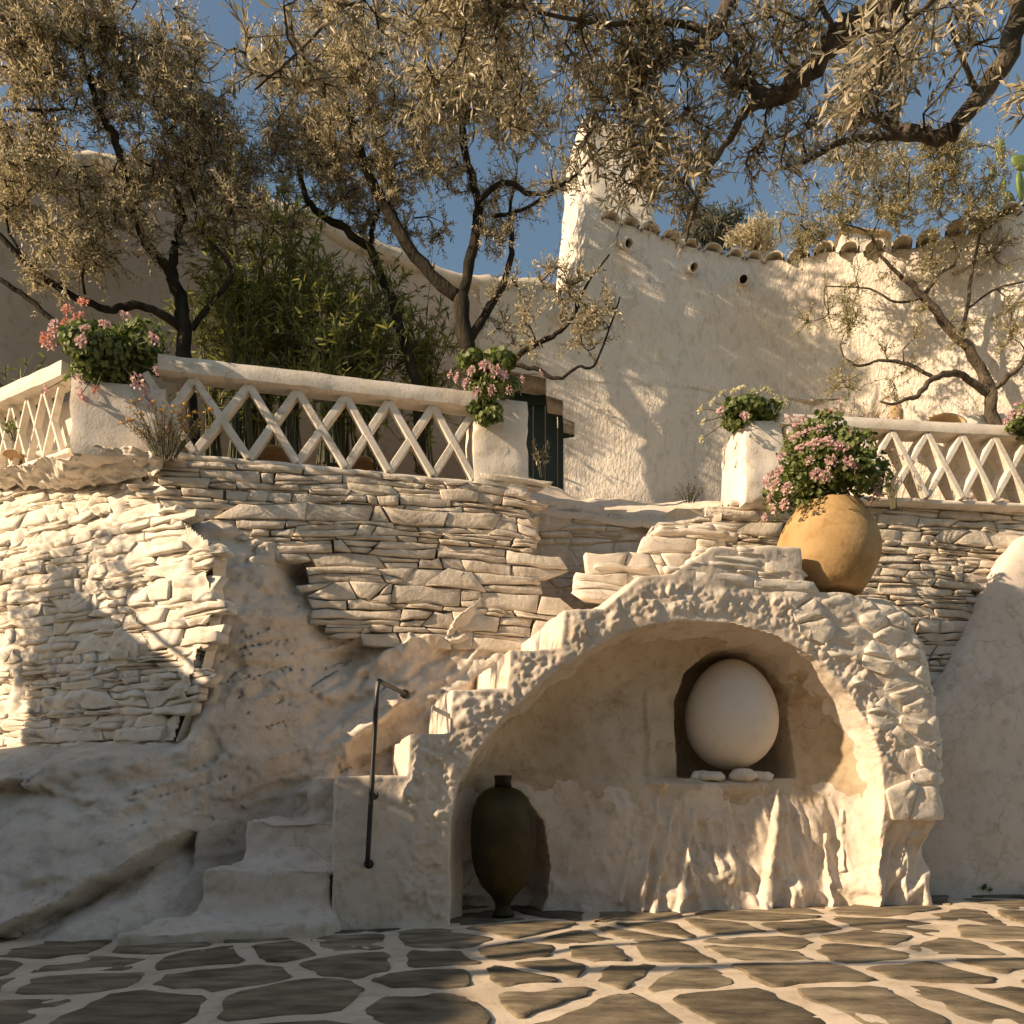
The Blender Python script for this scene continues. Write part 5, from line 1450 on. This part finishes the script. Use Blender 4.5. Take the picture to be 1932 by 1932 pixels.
# overhanging tree whose trunk stands in the yard outside the right edge
tree("olive_tree", "nearest olive tree overhanging from the top right with thick pale boughs", "tree", (3.35, 2.3, 0.0),
     [[((3.35, 2.3, -0.05), .17), ((3.3, 2.35, 1.0), .15), ((3.15, 2.4, 2.2), .13), ((3.0, 2.45, 3.1), .115)],
      [((3.0, 2.45, 3.1), .08), ((2.5, 2.6, 3.8), .065), (1800, -60, 2.9, .055), (1669, 7, 3.0, .048), (1606, 52, 3.05, .045), (1553, 105, 3.1, .043), (1501, 157, 3.15, .040), (1462, 184, 3.2, .034), (1430, 178, 3.22, .028), (1403, 133, 3.25, .018), (1380, 100, 3.3, .012)],
      [(1450, 190, 3.2, .022), (1410, 208, 3.22, .019), (1385, 250, 3.25, .016), (1350, 297, 3.3, .014), (1325, 350, 3.3, .011), (1303, 410, 3.3, .008), (1294, 455, 3.3, .005)],
      [((3.0, 2.45, 3.1), .07), ((2.75, 2.9, 3.6), .06), (1950, -60, 3.3, .05), (1925, 0, 3.3, .046), (1903, 100, 3.35, .042), (1851, 185, 3.4, .038), (1800, 238, 3.4, .034), (1772, 264, 3.4, .030), (1735, 250, 3.42, .024), (1693, 241, 3.45, .022), (1623, 206, 3.45, .016), (1581, 171, 3.45, .010)],
      [(1772, 264, 3.4, .02), (1690, 258, 3.4, .018), (1606, 262, 3.4, .014), (1536, 297, 3.4, .011), (1501, 318, 3.4, .007)],
      [((2.5, 2.6, 3.8), .06), ((1.7, 2.7, 4.6), .05), (1420, -80, 3.2, .034), (1382, 0, 3.2, .032), (1345, 60, 3.2, .029), (1308, 88, 3.2, .026), (1256, 105, 3.25, .02), (1205, 160, 3.3, .014), (1190, 200, 3.3, .009)],
      [(1345, 62, 3.2, .018), (1240, 40, 3.2, .012), (1130, 45, 3.1, .009), (1000, 20, 3.0, .006)],
      [((1.7, 2.7, 4.6), .03), ((0.4, 2.6, 4.6), .02), (900, -90, 2.6, .014), (700, -60, 2.6, .009), (638, 0, 2.6, .006), (600, 60, 2.6, .005), (545, 115, 2.6, .004), (480, 170, 2.6, .003)],
      [(1553, 100, 3.1, .015), (1570, 55, 3.05, .012), (1545, 0, 3.0, .009)],
      [(1850, 190, 3.4, .014), (1815, 110, 3.3, .010), (1790, 40, 3.2, .007)],
      [((2.5, 2.6, 3.8), .02), (1850, -60, 2.2, .012), (1750, 10, 2.1, .007), (1690, 60, 2.1, .004)]],
     [(930, 35, 3.1, 190, 45, .5, 44), (1180, 50, 3.2, 200, 60, .5, 62), (1210, 150, 3.3, 100, 50, .4, 26), (1330, 190, 3.3, 90, 60, .4, 18), (1480, 50, 3.1, 150, 50, .5, 34), (1700, 110, 3.4, 150, 70, .5, 30), (1215, 290, 3.3, 70, 85, .35, 28), (1285, 350, 3.3, 50, 60, .3, 13), (1110, 230, 3.3, 50, 50, .3, 9),
      (1640, 195, 3.45, 110, 45, .4, 18), (1450, 300, 3.35, 50, 45, .3, 8), (1850, 50, 3.0, 80, 45, .4, 10), (1700, 40, 2.15, 90, 50, .3, 9), (560, 110, 2.6, 70, 50, .25, 7), (690, 25, 2.6, 90, 40, .3, 8), (440, 60, 2.6, 45, 50, .2, 3), (1915, 190, 2.9, 30, 50, .3, 4), (1550, 290, 3.4, 70, 30, .3, 7), (1000, 120, 3.2, 90, 40, .4, 9), (800, 80, 3.0, 80, 35, .4, 9)],
     M['olive'], 105, girth=1.0, fill=1.0, leafL=(0.030, 0.056), ratio=0.24, big=280, reach=0.8, per=(10, 18), twigs=(3, 5), bark='bark')
# a second yard olive, out of the picture to the left: its crown dapples the bastion and the floor; one dense lobe added to block sky
tree("olive_tree", "olive tree in the yard beyond the left edge, dappling the floor with shade", "tree", (-4.6, 1.6, 0.0),
     [[((-4.6, 1.6, -0.05), .16), ((-4.5, 1.6, 0.9), .14), ((-4.6, 1.65, 1.7), .11)],
      [((-4.6, 1.65, 1.7), .08), ((-4.2, 1.3, 2.4), .06), ((-3.8, 0.9, 3.0), .04), ((-3.3, 0.6, 3.5), .02)],
      [((-4.6, 1.65, 1.7), .08), ((-4.9, 2.2, 2.6), .06), ((-4.8, 2.8, 3.3), .04), ((-4.6, 3.2, 3.9), .02)],
      [((-4.6, 1.65, 1.7), .06), ((-4.4, 1.9, 2.6), .05), ((-4.2, 1.9, 3.4), .03)],
      [((-4.9, 2.2, 2.6), .04), ((-5.0, 3.2, 2.9), .03), ((-5.1, 4.1, 3.2), .02), ((-4.6, 4.6, 3.1), .01)],
      [((-4.2, 1.3, 2.4), .04), ((-3.6, 1.2, 2.6), .03), ((-2.9, 1.1, 2.8), .02)]],
     [((-4.7, 3.3, 3.5), (0.8, 0.7, 0.6), 30), ((-4.5, 1.5, 3.0), (0.8, 0.6, 0.5), 7), ((-3.2, 1.5, 3.9), (1.5, 1.1, 0.45), 150), ((-3.6, 0.8, 3.3), (0.7, 0.6, 0.5), 16), ((-5.5, 4.2, 2.75), (0.7, 0.4, 0.55), 70), ((-5.6, 4.5, 3.1), (0.55, 0.35, 0.7), 70), ((-5.3, 4.3, 3.6), (0.6, 0.4, 0.4), 16), ((-4.5, 4.55, 2.5), (0.35, 0.25, 0.35), 12)], M['olive'], 106)

# --- flowering bushes
def petals(name, n, r, size, mat, seed, flat=0.6):
    rng = np.random.default_rng(seed)
    r *= 0.8; size *= 0.8
    v = unit(rng.normal(size=(n, 3))); v[:, 2] = np.abs(v[:, 2]) * 0.9 - 0.15
    P = v * r * rng.uniform(0.6, 1.0, (n, 1)); P[:, 2] *= flat
    D = unit(v + rng.normal(size=(n, 3)) * 0.9); V, Fc = leaves('round', P, D, unit(v + rng.normal(size=(n, 3)) * 0.4), rng.uniform(0.7, 1.2, n) * size, rng.uniform(0.6, 1.0, n) * size)
    return mesh_np(name, V, Fc, mat, False)
HEADS = {}
for nm in ('pink', 'coral', 'cream'):
    HEADS[nm] = [petals("flower_head", 34, 0.042, 0.024, M[nm], 300 + k) for k in range(3)]

def bush(name, label, base, c, rx, ry, rd, n, size, mat, flowers, seed, lumps=16, cat="flowers", group=None, kind='round', trunk=True, flow_scale=1.0, squash=1.0):
    rng = np.random.default_rng(seed); rr = random.Random(seed)
    t = thing(name, label, cat, base, group)
    C = np.array(W(*c)); s = np.array([rx / F * c[2], rd, ry / F * c[2]])
    lc = unit(rng.normal(size=(lumps, 3))) * rng.uniform(0.35, 0.78, (lumps, 1)); lr = rng.uniform(0.26, 0.46, lumps)
    k = rng.integers(0, lumps, n); v = unit(rng.normal(size=(n, 3)) + np.array([0, -0.15, 0.25]))
    P = lc[k] + v * lr[k][:, None] * rng.uniform(0.55, 1.06, (n, 1))
    P = C + P * s
    Nn = unit(v + rng.normal(size=(n, 3)) * 0.45); D = unit(np.cross(Nn, rng.normal(size=(n, 3))) + np.array([0, 0, 0.15]))
    L = rng.uniform(0.6, 1.15, n) * size
    leaf_part("foliage", t, kind, P - D * L[:, None] / 2, D, Nn, L, L * (0.95 if kind == 'round' else 0.3), mat)
    sm = MB(); b0 = Vector(base) + Vector((0, 0, 0.02))
    for q in range(lumps):
        e = C + lc[q] * s * 0.9
        sm.tube([b0, b0.lerp(Vector(e), 0.5) + Vector((rr.gauss(0, .02), rr.gauss(0, .02), 0.03)), Vector(e)], [0.008, 0.006, 0.003], 5, False)
    for fl in flowers:
        x, y, kind_, sc = fl[:4]
        ex, ez = (x - c[0]) / rx, -(y - c[1]) / ry
        r2 = ex * ex + ez * ez
        dep = -math.sqrt(max(0.02, 0.95 - r2)) if r2 < 0.95 else rr.uniform(-0.25, 0.1)
        d = c[2] + dep * rd - 0.02
        p = W(x, y, d)
        o = put("flower_head", HEADS[kind_][rr.randrange(3)], t, p)
        o.scale = [sc * flow_scale] * 3; out = (p - Vector(C)).normalized()
        o.rotation_euler = (Vector((0, 0, 1)) * 0.5 + out).to_track_quat('Z', 'Y').to_euler()
        sm.tube([Vector(C) + (p - Vector(C)) * 0.5, p], [0.004, 0.003], 4, False)
    tag(sm.build("stems", M['stem'], t), kind="stuff")
    return t

rf = random.Random(9)
def scatter(n, x0, x1, y0, y1, kinds, s=(0.7, 1.1)):
    return [(rf.uniform(x0, x1), rf.uniform(y0, y1), rf.choice(kinds), rf.uniform(*s)) for _ in range(n)]
bush("geranium", "large geranium with pink and coral heads spilling over the left corner planter", W(215, 760, 5.2), (205, 668, 5.12), 105, 92, .34, 3400, 0.040, M['geranium'],
     [(158, 570, 'coral', 1.0), (128, 584, 'coral', 1.0), (150, 598, 'coral', 1.1), (105, 618, 'pink', 1.4), (88, 640, 'coral', 1.3), (98, 648, 'pink', 1.2), (160, 620, 'pink', 1.0), (198, 612, 'pink', 1.0), (238, 598, 'pink', 1.1), (290, 640, 'pink', 1.1), (154, 644, 'pink', 1.1),
      (258, 718, 'pink', 1.2), (272, 735, 'pink', 1.1), (155, 742, 'pink', 1.2), (150, 715, 'pink', 0.9), (180, 735, 'coral', 0.7), (88, 735, 'pink', 0.9), (295, 700, 'pink', 0.8), (125, 610, 'coral', 1.0), (285, 760, 'pink', 0.9)], 401, 22)
bush("geranium", "dark-leaved geranium with pale pink heads hanging over the middle post", W(920, 770, 5.7), (922, 712, 5.62), 75, 55, .22, 1500, 0.045, M['geranium'],
     [(862, 712, 'pink', 0.9), (880, 722, 'pink', 1.0), (900, 738, 'pink', 0.9), (915, 690, 'pink', 1.2), (935, 700, 'pink', 1.2), (950, 708, 'pink', 1.0), (890, 700, 'pink', 1.0), (960, 735, 'pink', .8), (928, 735, 'pink', .9), (1020, 705, 'pink', .7), (850, 705, 'pink', .8), (985, 715, 'pink', .7)], 402, 14)
bush("geranium", "trailing geranium clump hanging down the face of the middle post", W(912, 748, 5.66), (912, 772, 5.58), 34, 34, .10, 420, 0.04, M['geranium'], [], 403, 7)
bush("geranium", "geranium with cream white heads on the left post of the right railing", W(1420, 800, 6.15), (1398, 778, 6.02), 72, 38, .24, 1300, 0.046, M['geranium'],
     [(1322, 772, 'cream', .9), (1328, 795, 'cream', .8), (1345, 758, 'cream', .9), (1362, 742, 'cream', .9), (1385, 738, 'cream', .9), (1400, 733, 'cream', 1.0), (1420, 740, 'cream', 1.0), (1440, 735, 'cream', 1.0), (1452, 738, 'cream', .9), (1465, 752, 'cream', .9), (1480, 758, 'cream', .9), (1324, 828, 'cream', .8), (1360, 775, 'pink', .9), (1405, 785, 'pink', .9), (1475, 765, 'cream', .8)], 404, 14)
bush("geranium", "biggest pink-flowered geranium growing in the terracotta pot", pc + Vector((0, 0, 0.5)), (1552, 888, 5.34), 112, 108, .37, 5200, 0.036, M['geranium'],
     [(1448, 905, 'pink', 1.3), (1462, 915, 'pink', 1.2), (1485, 920, 'pink', 1.1), (1470, 890, 'pink', 1.1), (1490, 790, 'pink', .9), (1505, 800, 'pink', 1.0), (1500, 825, 'pink', 1.1), (1522, 815, 'pink', .9), (1545, 808, 'pink', 1.0), (1535, 838, 'pink', 1.2), (1560, 832, 'pink', 1.1), (1575, 840, 'pink', 1.0), (1600, 820, 'pink', 1.2), (1590, 845, 'pink', 1.1),
      (1568, 870, 'pink', 1.1), (1600, 872, 'pink', 1.1), (1612, 878, 'pink', .9), (1540, 895, 'pink', 1.1), (1558, 898, 'pink', 1.1), (1460, 960, 'pink', 1.0), (1452, 940, 'pink', 1.0), (1480, 950, 'pink', 1.0), (1475, 860, 'pink', 1.0), (1515, 790, 'pink', .9), (1565, 778, 'coral', .7), (1550, 782, 'pink', 1.0), (1655, 905, 'pink', 1.1), (1648, 925, 'pink', 1.1), (1655, 935, 'pink', .9), (1660, 890, 'pink', .8), (1510, 845, 'pink', .9), (1528, 868, 'pink', .8), (1444, 975, 'pink', .8), (1640, 945, 'pink', .8)], 405, 26)
bush("geranium", "pink geranium cut by the right edge above the railing", W(1935, 830, 6.1), (1935, 795, 6.05), 45, 36, .2, 700, 0.046, M['geranium'], [(1908, 780, 'pink', 1.0), (1902, 792, 'pink', 1.0), (1922, 762, 'pink', .9), (1925, 778, 'pink', .9)], 406, 9)

# --- oleanders: many cane stems with long leaves
def cane_shrub(name, label, base, spread, height, n, seed, mat, leafL=(0.07, 0.12), ratio=0.19, cat="shrub", group=None, start=0.12, per=26, flower=None, thick=0.009, bend=0.35, shoots=0):
    rng = np.random.default_rng(seed); t = thing(name, label, cat, base, group); sm = MB(); B, D, Nn, L = [], [], [], []; heads = []
    for k in range(n):
        a = rng.uniform(0, 2 * math.pi); r = spread * math.sqrt(rng.random()); h_ = height * rng.uniform(0.6, 1.05)
        p0 = np.array(base) + np.array([math.cos(a), math.sin(a) * 0.6, 0]) * r * 0.25
        p2 = np.array(base) + np.array([math.cos(a) * r, math.sin(a) * r * 0.5, h_])
        p1 = p0 + (p2 - p0) * 0.5 + np.array([-math.cos(a) * r * bend, 0, h_ * 0.12])
        def q(s): return p0 * (1 - s) ** 2 + 2 * p1 * s * (1 - s) + p2 * s * s
        pts = [q(s) for s in np.linspace(0, 1, 7)]
        sm.tube(pts, [thick * (1 - 0.75 * s) for s in np.linspace(0, 1, 7)], 5, False)
        m = int(per * rng.uniform(0.7, 1.3)); ss = start + (1 - start) * rng.random(m) ** 0.75
        pos = np.array([q(s) for s in ss]); tan = unit(np.array([q(min(1, s + 0.03)) - q(s - 0.03) for s in ss]))
        dd = unit(tan * 0.7 + rng.normal(size=(m, 3)) * 0.6 + np.array([0, 0, -0.1]))
        B.append(pos); D.append(dd); Nn.append(unit(np.array([0, 0, 1]) + rng.normal(size=(m, 3)) * 0.5)); L.append(rng.uniform(*leafL, m))
        heads.append(pts[-1])
        for q2 in range(shoots):
            s0 = rng.uniform(0.3, 0.9); o0 = q(s0); v0 = unit(np.array([rng.normal(), rng.normal() * 0.7, rng.uniform(-0.1, 1.0)])); l0 = rng.uniform(0.18, 0.42)
            sp_ = [o0 + v0 * l0 * t_ + np.array([0, 0, -0.10]) * t_ * t_ for t_ in (0, 0.35, 0.7, 1.0)]
            sm.tube(sp_, [0.004, 0.0035, 0.003, 0.002], 4, False)
            m = int(per * 0.22); ss = rng.uniform(0.2, 1.0, m)
            B.append(np.array([o0 + v0 * l0 * t_ + np.array([0, 0, -0.10]) * t_ * t_ for t_ in ss])); D.append(unit(v0 * 0.6 + rng.normal(size=(m, 3)) * 0.7 + np.array([0, 0, -0.25])))
            Nn.append(unit(np.array([0, 0, 1]) + rng.normal(size=(m, 3)) * 0.6)); L.append(rng.uniform(*leafL, m))
    tag(sm.build("stems", M['stem'] if flower is None else M['stem'], t, smooth=True), kind="stuff")
    B, D, Nn, L = map(np.concatenate, (B, D, Nn, L))
    leaf_part("foliage", t, 'lance' if leafL[1] > 0.05 else 'olive', B, D, Nn, L, L * ratio, mat)
    if flower is not None:
        for hpos in heads:
            if rng.random() < 0.75:
                o = put("flower_head", flower[0], t, Vector(hpos)); o.scale = [flower[1] * rng.uniform(0.7, 1.2)] * 3
    return t
for (x, y, d, sp, ht, n, per, lab) in ((455, 868, 6.35, 0.50, 2.05, 30, 80, "tall oleander with yellowish green top behind the upper end of the railing"), (545, 872, 6.6, 0.50, 2.15, 28, 80, "oleander second from the left behind the long railing"),
                                (620, 878, 6.4, 0.45, 1.8, 24, 66, "oleander behind the middle of the long railing, below the leaning olive"), (700, 884, 6.6, 0.50, 1.75, 28, 72, "bushy oleander between the leaning olive and the centre olive"),
                                (800, 890, 6.75, 0.40, 1.6, 24, 66, "oleander crowding the foot of the centre olive trunk"), (400, 866, 6.6, 0.34, 1.6, 16, 50, "small oleander right of the left olive trunk"),
                                (495, 870, 6.95, 0.6, 2.3, 26, 84, "tallest oleander against the shaded house wall, second row"), (650, 880, 6.95, 0.6, 2.0, 26, 80, "broad oleander against the house wall, behind the leaning olive"),
                                (25, 900, 6.15, 0.30, 0.95, 10, 22, "young oleander at the left edge behind the short railing")):
    cane_shrub("oleander", lab, W(x, y, d), sp, ht, n, int(x), M['oleander'], per=per // 2, bend=0.8, shoots=4, group="oleanders on the terrace")
orange_head = petals("flower_head", 9, 0.012, 0.016, M['orange'], 333)
cane_shrub("wildflower_tuft", "dry golden tuft with tiny orange flowers on top of the wall under the planter", W(312, 862, 5.0), 0.30, 0.30, 60, 55, M['dry'], (0.02, 0.045), 0.16, "plant", None, 0.15, 22, (orange_head, 1.0), 0.0028, 0.1)
cane_shrub("dry_weed", "dry brown weed stalks at the foot of the curved house wall", W(1300, 948, 6.3), 0.18, 0.17, 22, 56, M['dry'], (0.012, 0.03), 0.3, "plant", None, 0.2, 9, None, 0.0025, 0.1)
cane_shrub("weed", "small dark green weed at the foot of the right plastered wall", (*xd(1851, 6.0), 0.015), 0.09, 0.07, 16, 57, M['geranium'], (0.04, 0.07), 0.35, "plant", None, 0.3, 4, None, 0.003, 0.2)
cane_shrub("leafy_sprig", "small leafy sprig in front of the dark door", W(1024, 900, 6.5), 0.13, 0.32, 10, 58, M['olive'], (0.04, 0.06), 0.22, "plant", None, 0.3, 9, None, 0.003, 0.2)
cane_shrub("leafy_sprig", "yellow green sprig poking through the short left railing", W(30, 830, 5.55), 0.14, 0.14, 8, 59, M['geranium'], (0.03, 0.05), 0.4, "plant", None, 0.3, 7, None, 0.003, 0.2)
pale_head = petals("flower_head", 7, 0.014, 0.018, M['pink'], 334)
cane_shrub("flowering_vine", "thin pale flowering sprays rising above the right railing beside the pot", W(1600, 850, 6.35), 0.50, 0.32, 46, 60, M['olive_green'], (0.02, 0.04), 0.3, "plant", None, 0.35, 10, (pale_head, 1.1), 0.003, 0.1)
cane_shrub("flowering_vine", "pale dry sprays hanging behind the big pot against the railing", W(1690, 960, 6.0), 0.16, 0.42, 16, 61, M['dry'], (0.02, 0.04), 0.3, "plant", None, 0.2, 10, (pale_head, 0.9), 0.003, 0.1)

# --- tree tops beyond the roof, and a prickly pear growing against the sky
hill = MB(); hill.prism([(-8, 10.5, 3.0), (16, 10.5, 3.0), (30, 60, 3.0), (-30, 60, 3.0)], [(-8, 10.9, 4.9), (16, 10.9, 5.1), (30, 60, 7.5), (-30, 60, 7.5)])
tag(hill.build("hill", M['grout']), "stony slope rising behind the houses", kind="structure")
def far_tree(lab, x, y, d, rx, ry, n, seed, mat):
    b = W(x, 700, d); b.z = 5.0
    t = thing("pine_tree", lab, "tree", b); rng = np.random.default_rng(seed)
    q = MB(); top = W(x, y, d); q.tube([b, b.lerp(top, 0.5), top], [0.09, 0.07, 0.02], 7); q.build("trunk", M['bark'], t, smooth=True)
    C = np.array(top); s = np.array([rx / F * d, rx / F * d * 0.8, ry / F * d]); m = 14
    lc = unit(rng.normal(size=(m, 3))) * rng.uniform(0.2, 0.8, (m, 1)); k = rng.integers(0, m, n)
    P = C + (lc[k] + unit(rng.normal(size=(n, 3))) * 0.4 * rng.random((n, 1)) ** 0.5) * s
    D = unit(rng.normal(size=(n, 3)) + np.array([0, 0, 0.5])); L = rng.uniform(0.08, 0.15, n)
    leaf_part("crown", t, 'olive', P, D, unit(rng.normal(size=(n, 3))), L, L * 0.18, mat)
far_tree("dark blue-green tree showing above the scalloped roof edge", 1345, 440, 11.6, 75, 50, 2600, 71, M['pine'])
far_tree("olive brown tree top just right of the dark one above the roof", 1425, 452, 11.2, 60, 42, 1700, 72, M['olive'])

pp = thing("prickly_pear", "bright green prickly pear with flat pads against the sky at the right edge", "cactus", (*W(1905, 350, 9.0).xy, 5.0))
def pad(x, y, d, rx, ry, rot, yaw):
    c = W(x, y, d); k = F / d; V2 = []; Fc = []; seg = 18
    for j, (rr3, zz) in enumerate(((0, -1), (.55, -.9), (.9, -.5), (1, 0), (.9, .5), (.55, .9), (0, 1))):
        for i in range(seg):
            a = 2 * math.pi * i / seg; X = math.cos(a) * rr3 * rx / k; Z = math.sin(a) * rr3 * ry / k
            if Z < 0: X *= 1 - 0.3 * (Z * k / ry) ** 2
            v = Vector((X, zz * 0.03, Z)); v = Matrix.Rotation(yaw, 3, 'Z') @ (Matrix.Rotation(rot, 3, 'Y') @ v); V2.append(c + v)
    for j in range(6):
        for i in range(seg): Fc.append((j * seg + i, j * seg + (i + 1) % seg, (j + 1) * seg + (i + 1) % seg, (j + 1) * seg + i))
    m_ = MB(); m_.add(V2, Fc); m_.build("pad", M['cactus'], pp, smooth=True)
for q in ((1888, 287, 9.0, 12, 26, .1, .4), (1926, 308, 9.0, 22, 15, .2, .2), (1925, 352, 9.0, 14, 28, -.2, .6), (1893, 352, 9.05, 10, 20, .3, 1.1), (1872, 330, 9.0, 10, 14, -.6, .9), (1905, 395, 9.05, 22, 34, 0, .5), (1955, 330, 9.1, 22, 30, .3, .5), (1908, 455, 9.08, 24, 36, .1, .3), (1900, 515, 9.08, 26, 38, .1, .2)): pad(*q)
m_ = MB(); a = W(1900, 530, 9.08); m_.tube([(a.x, a.y, 4.9), a], [0.13, 0.12], 10); m_.build("stalk", M['bark'], pp, smooth=True)
#__NEXT__
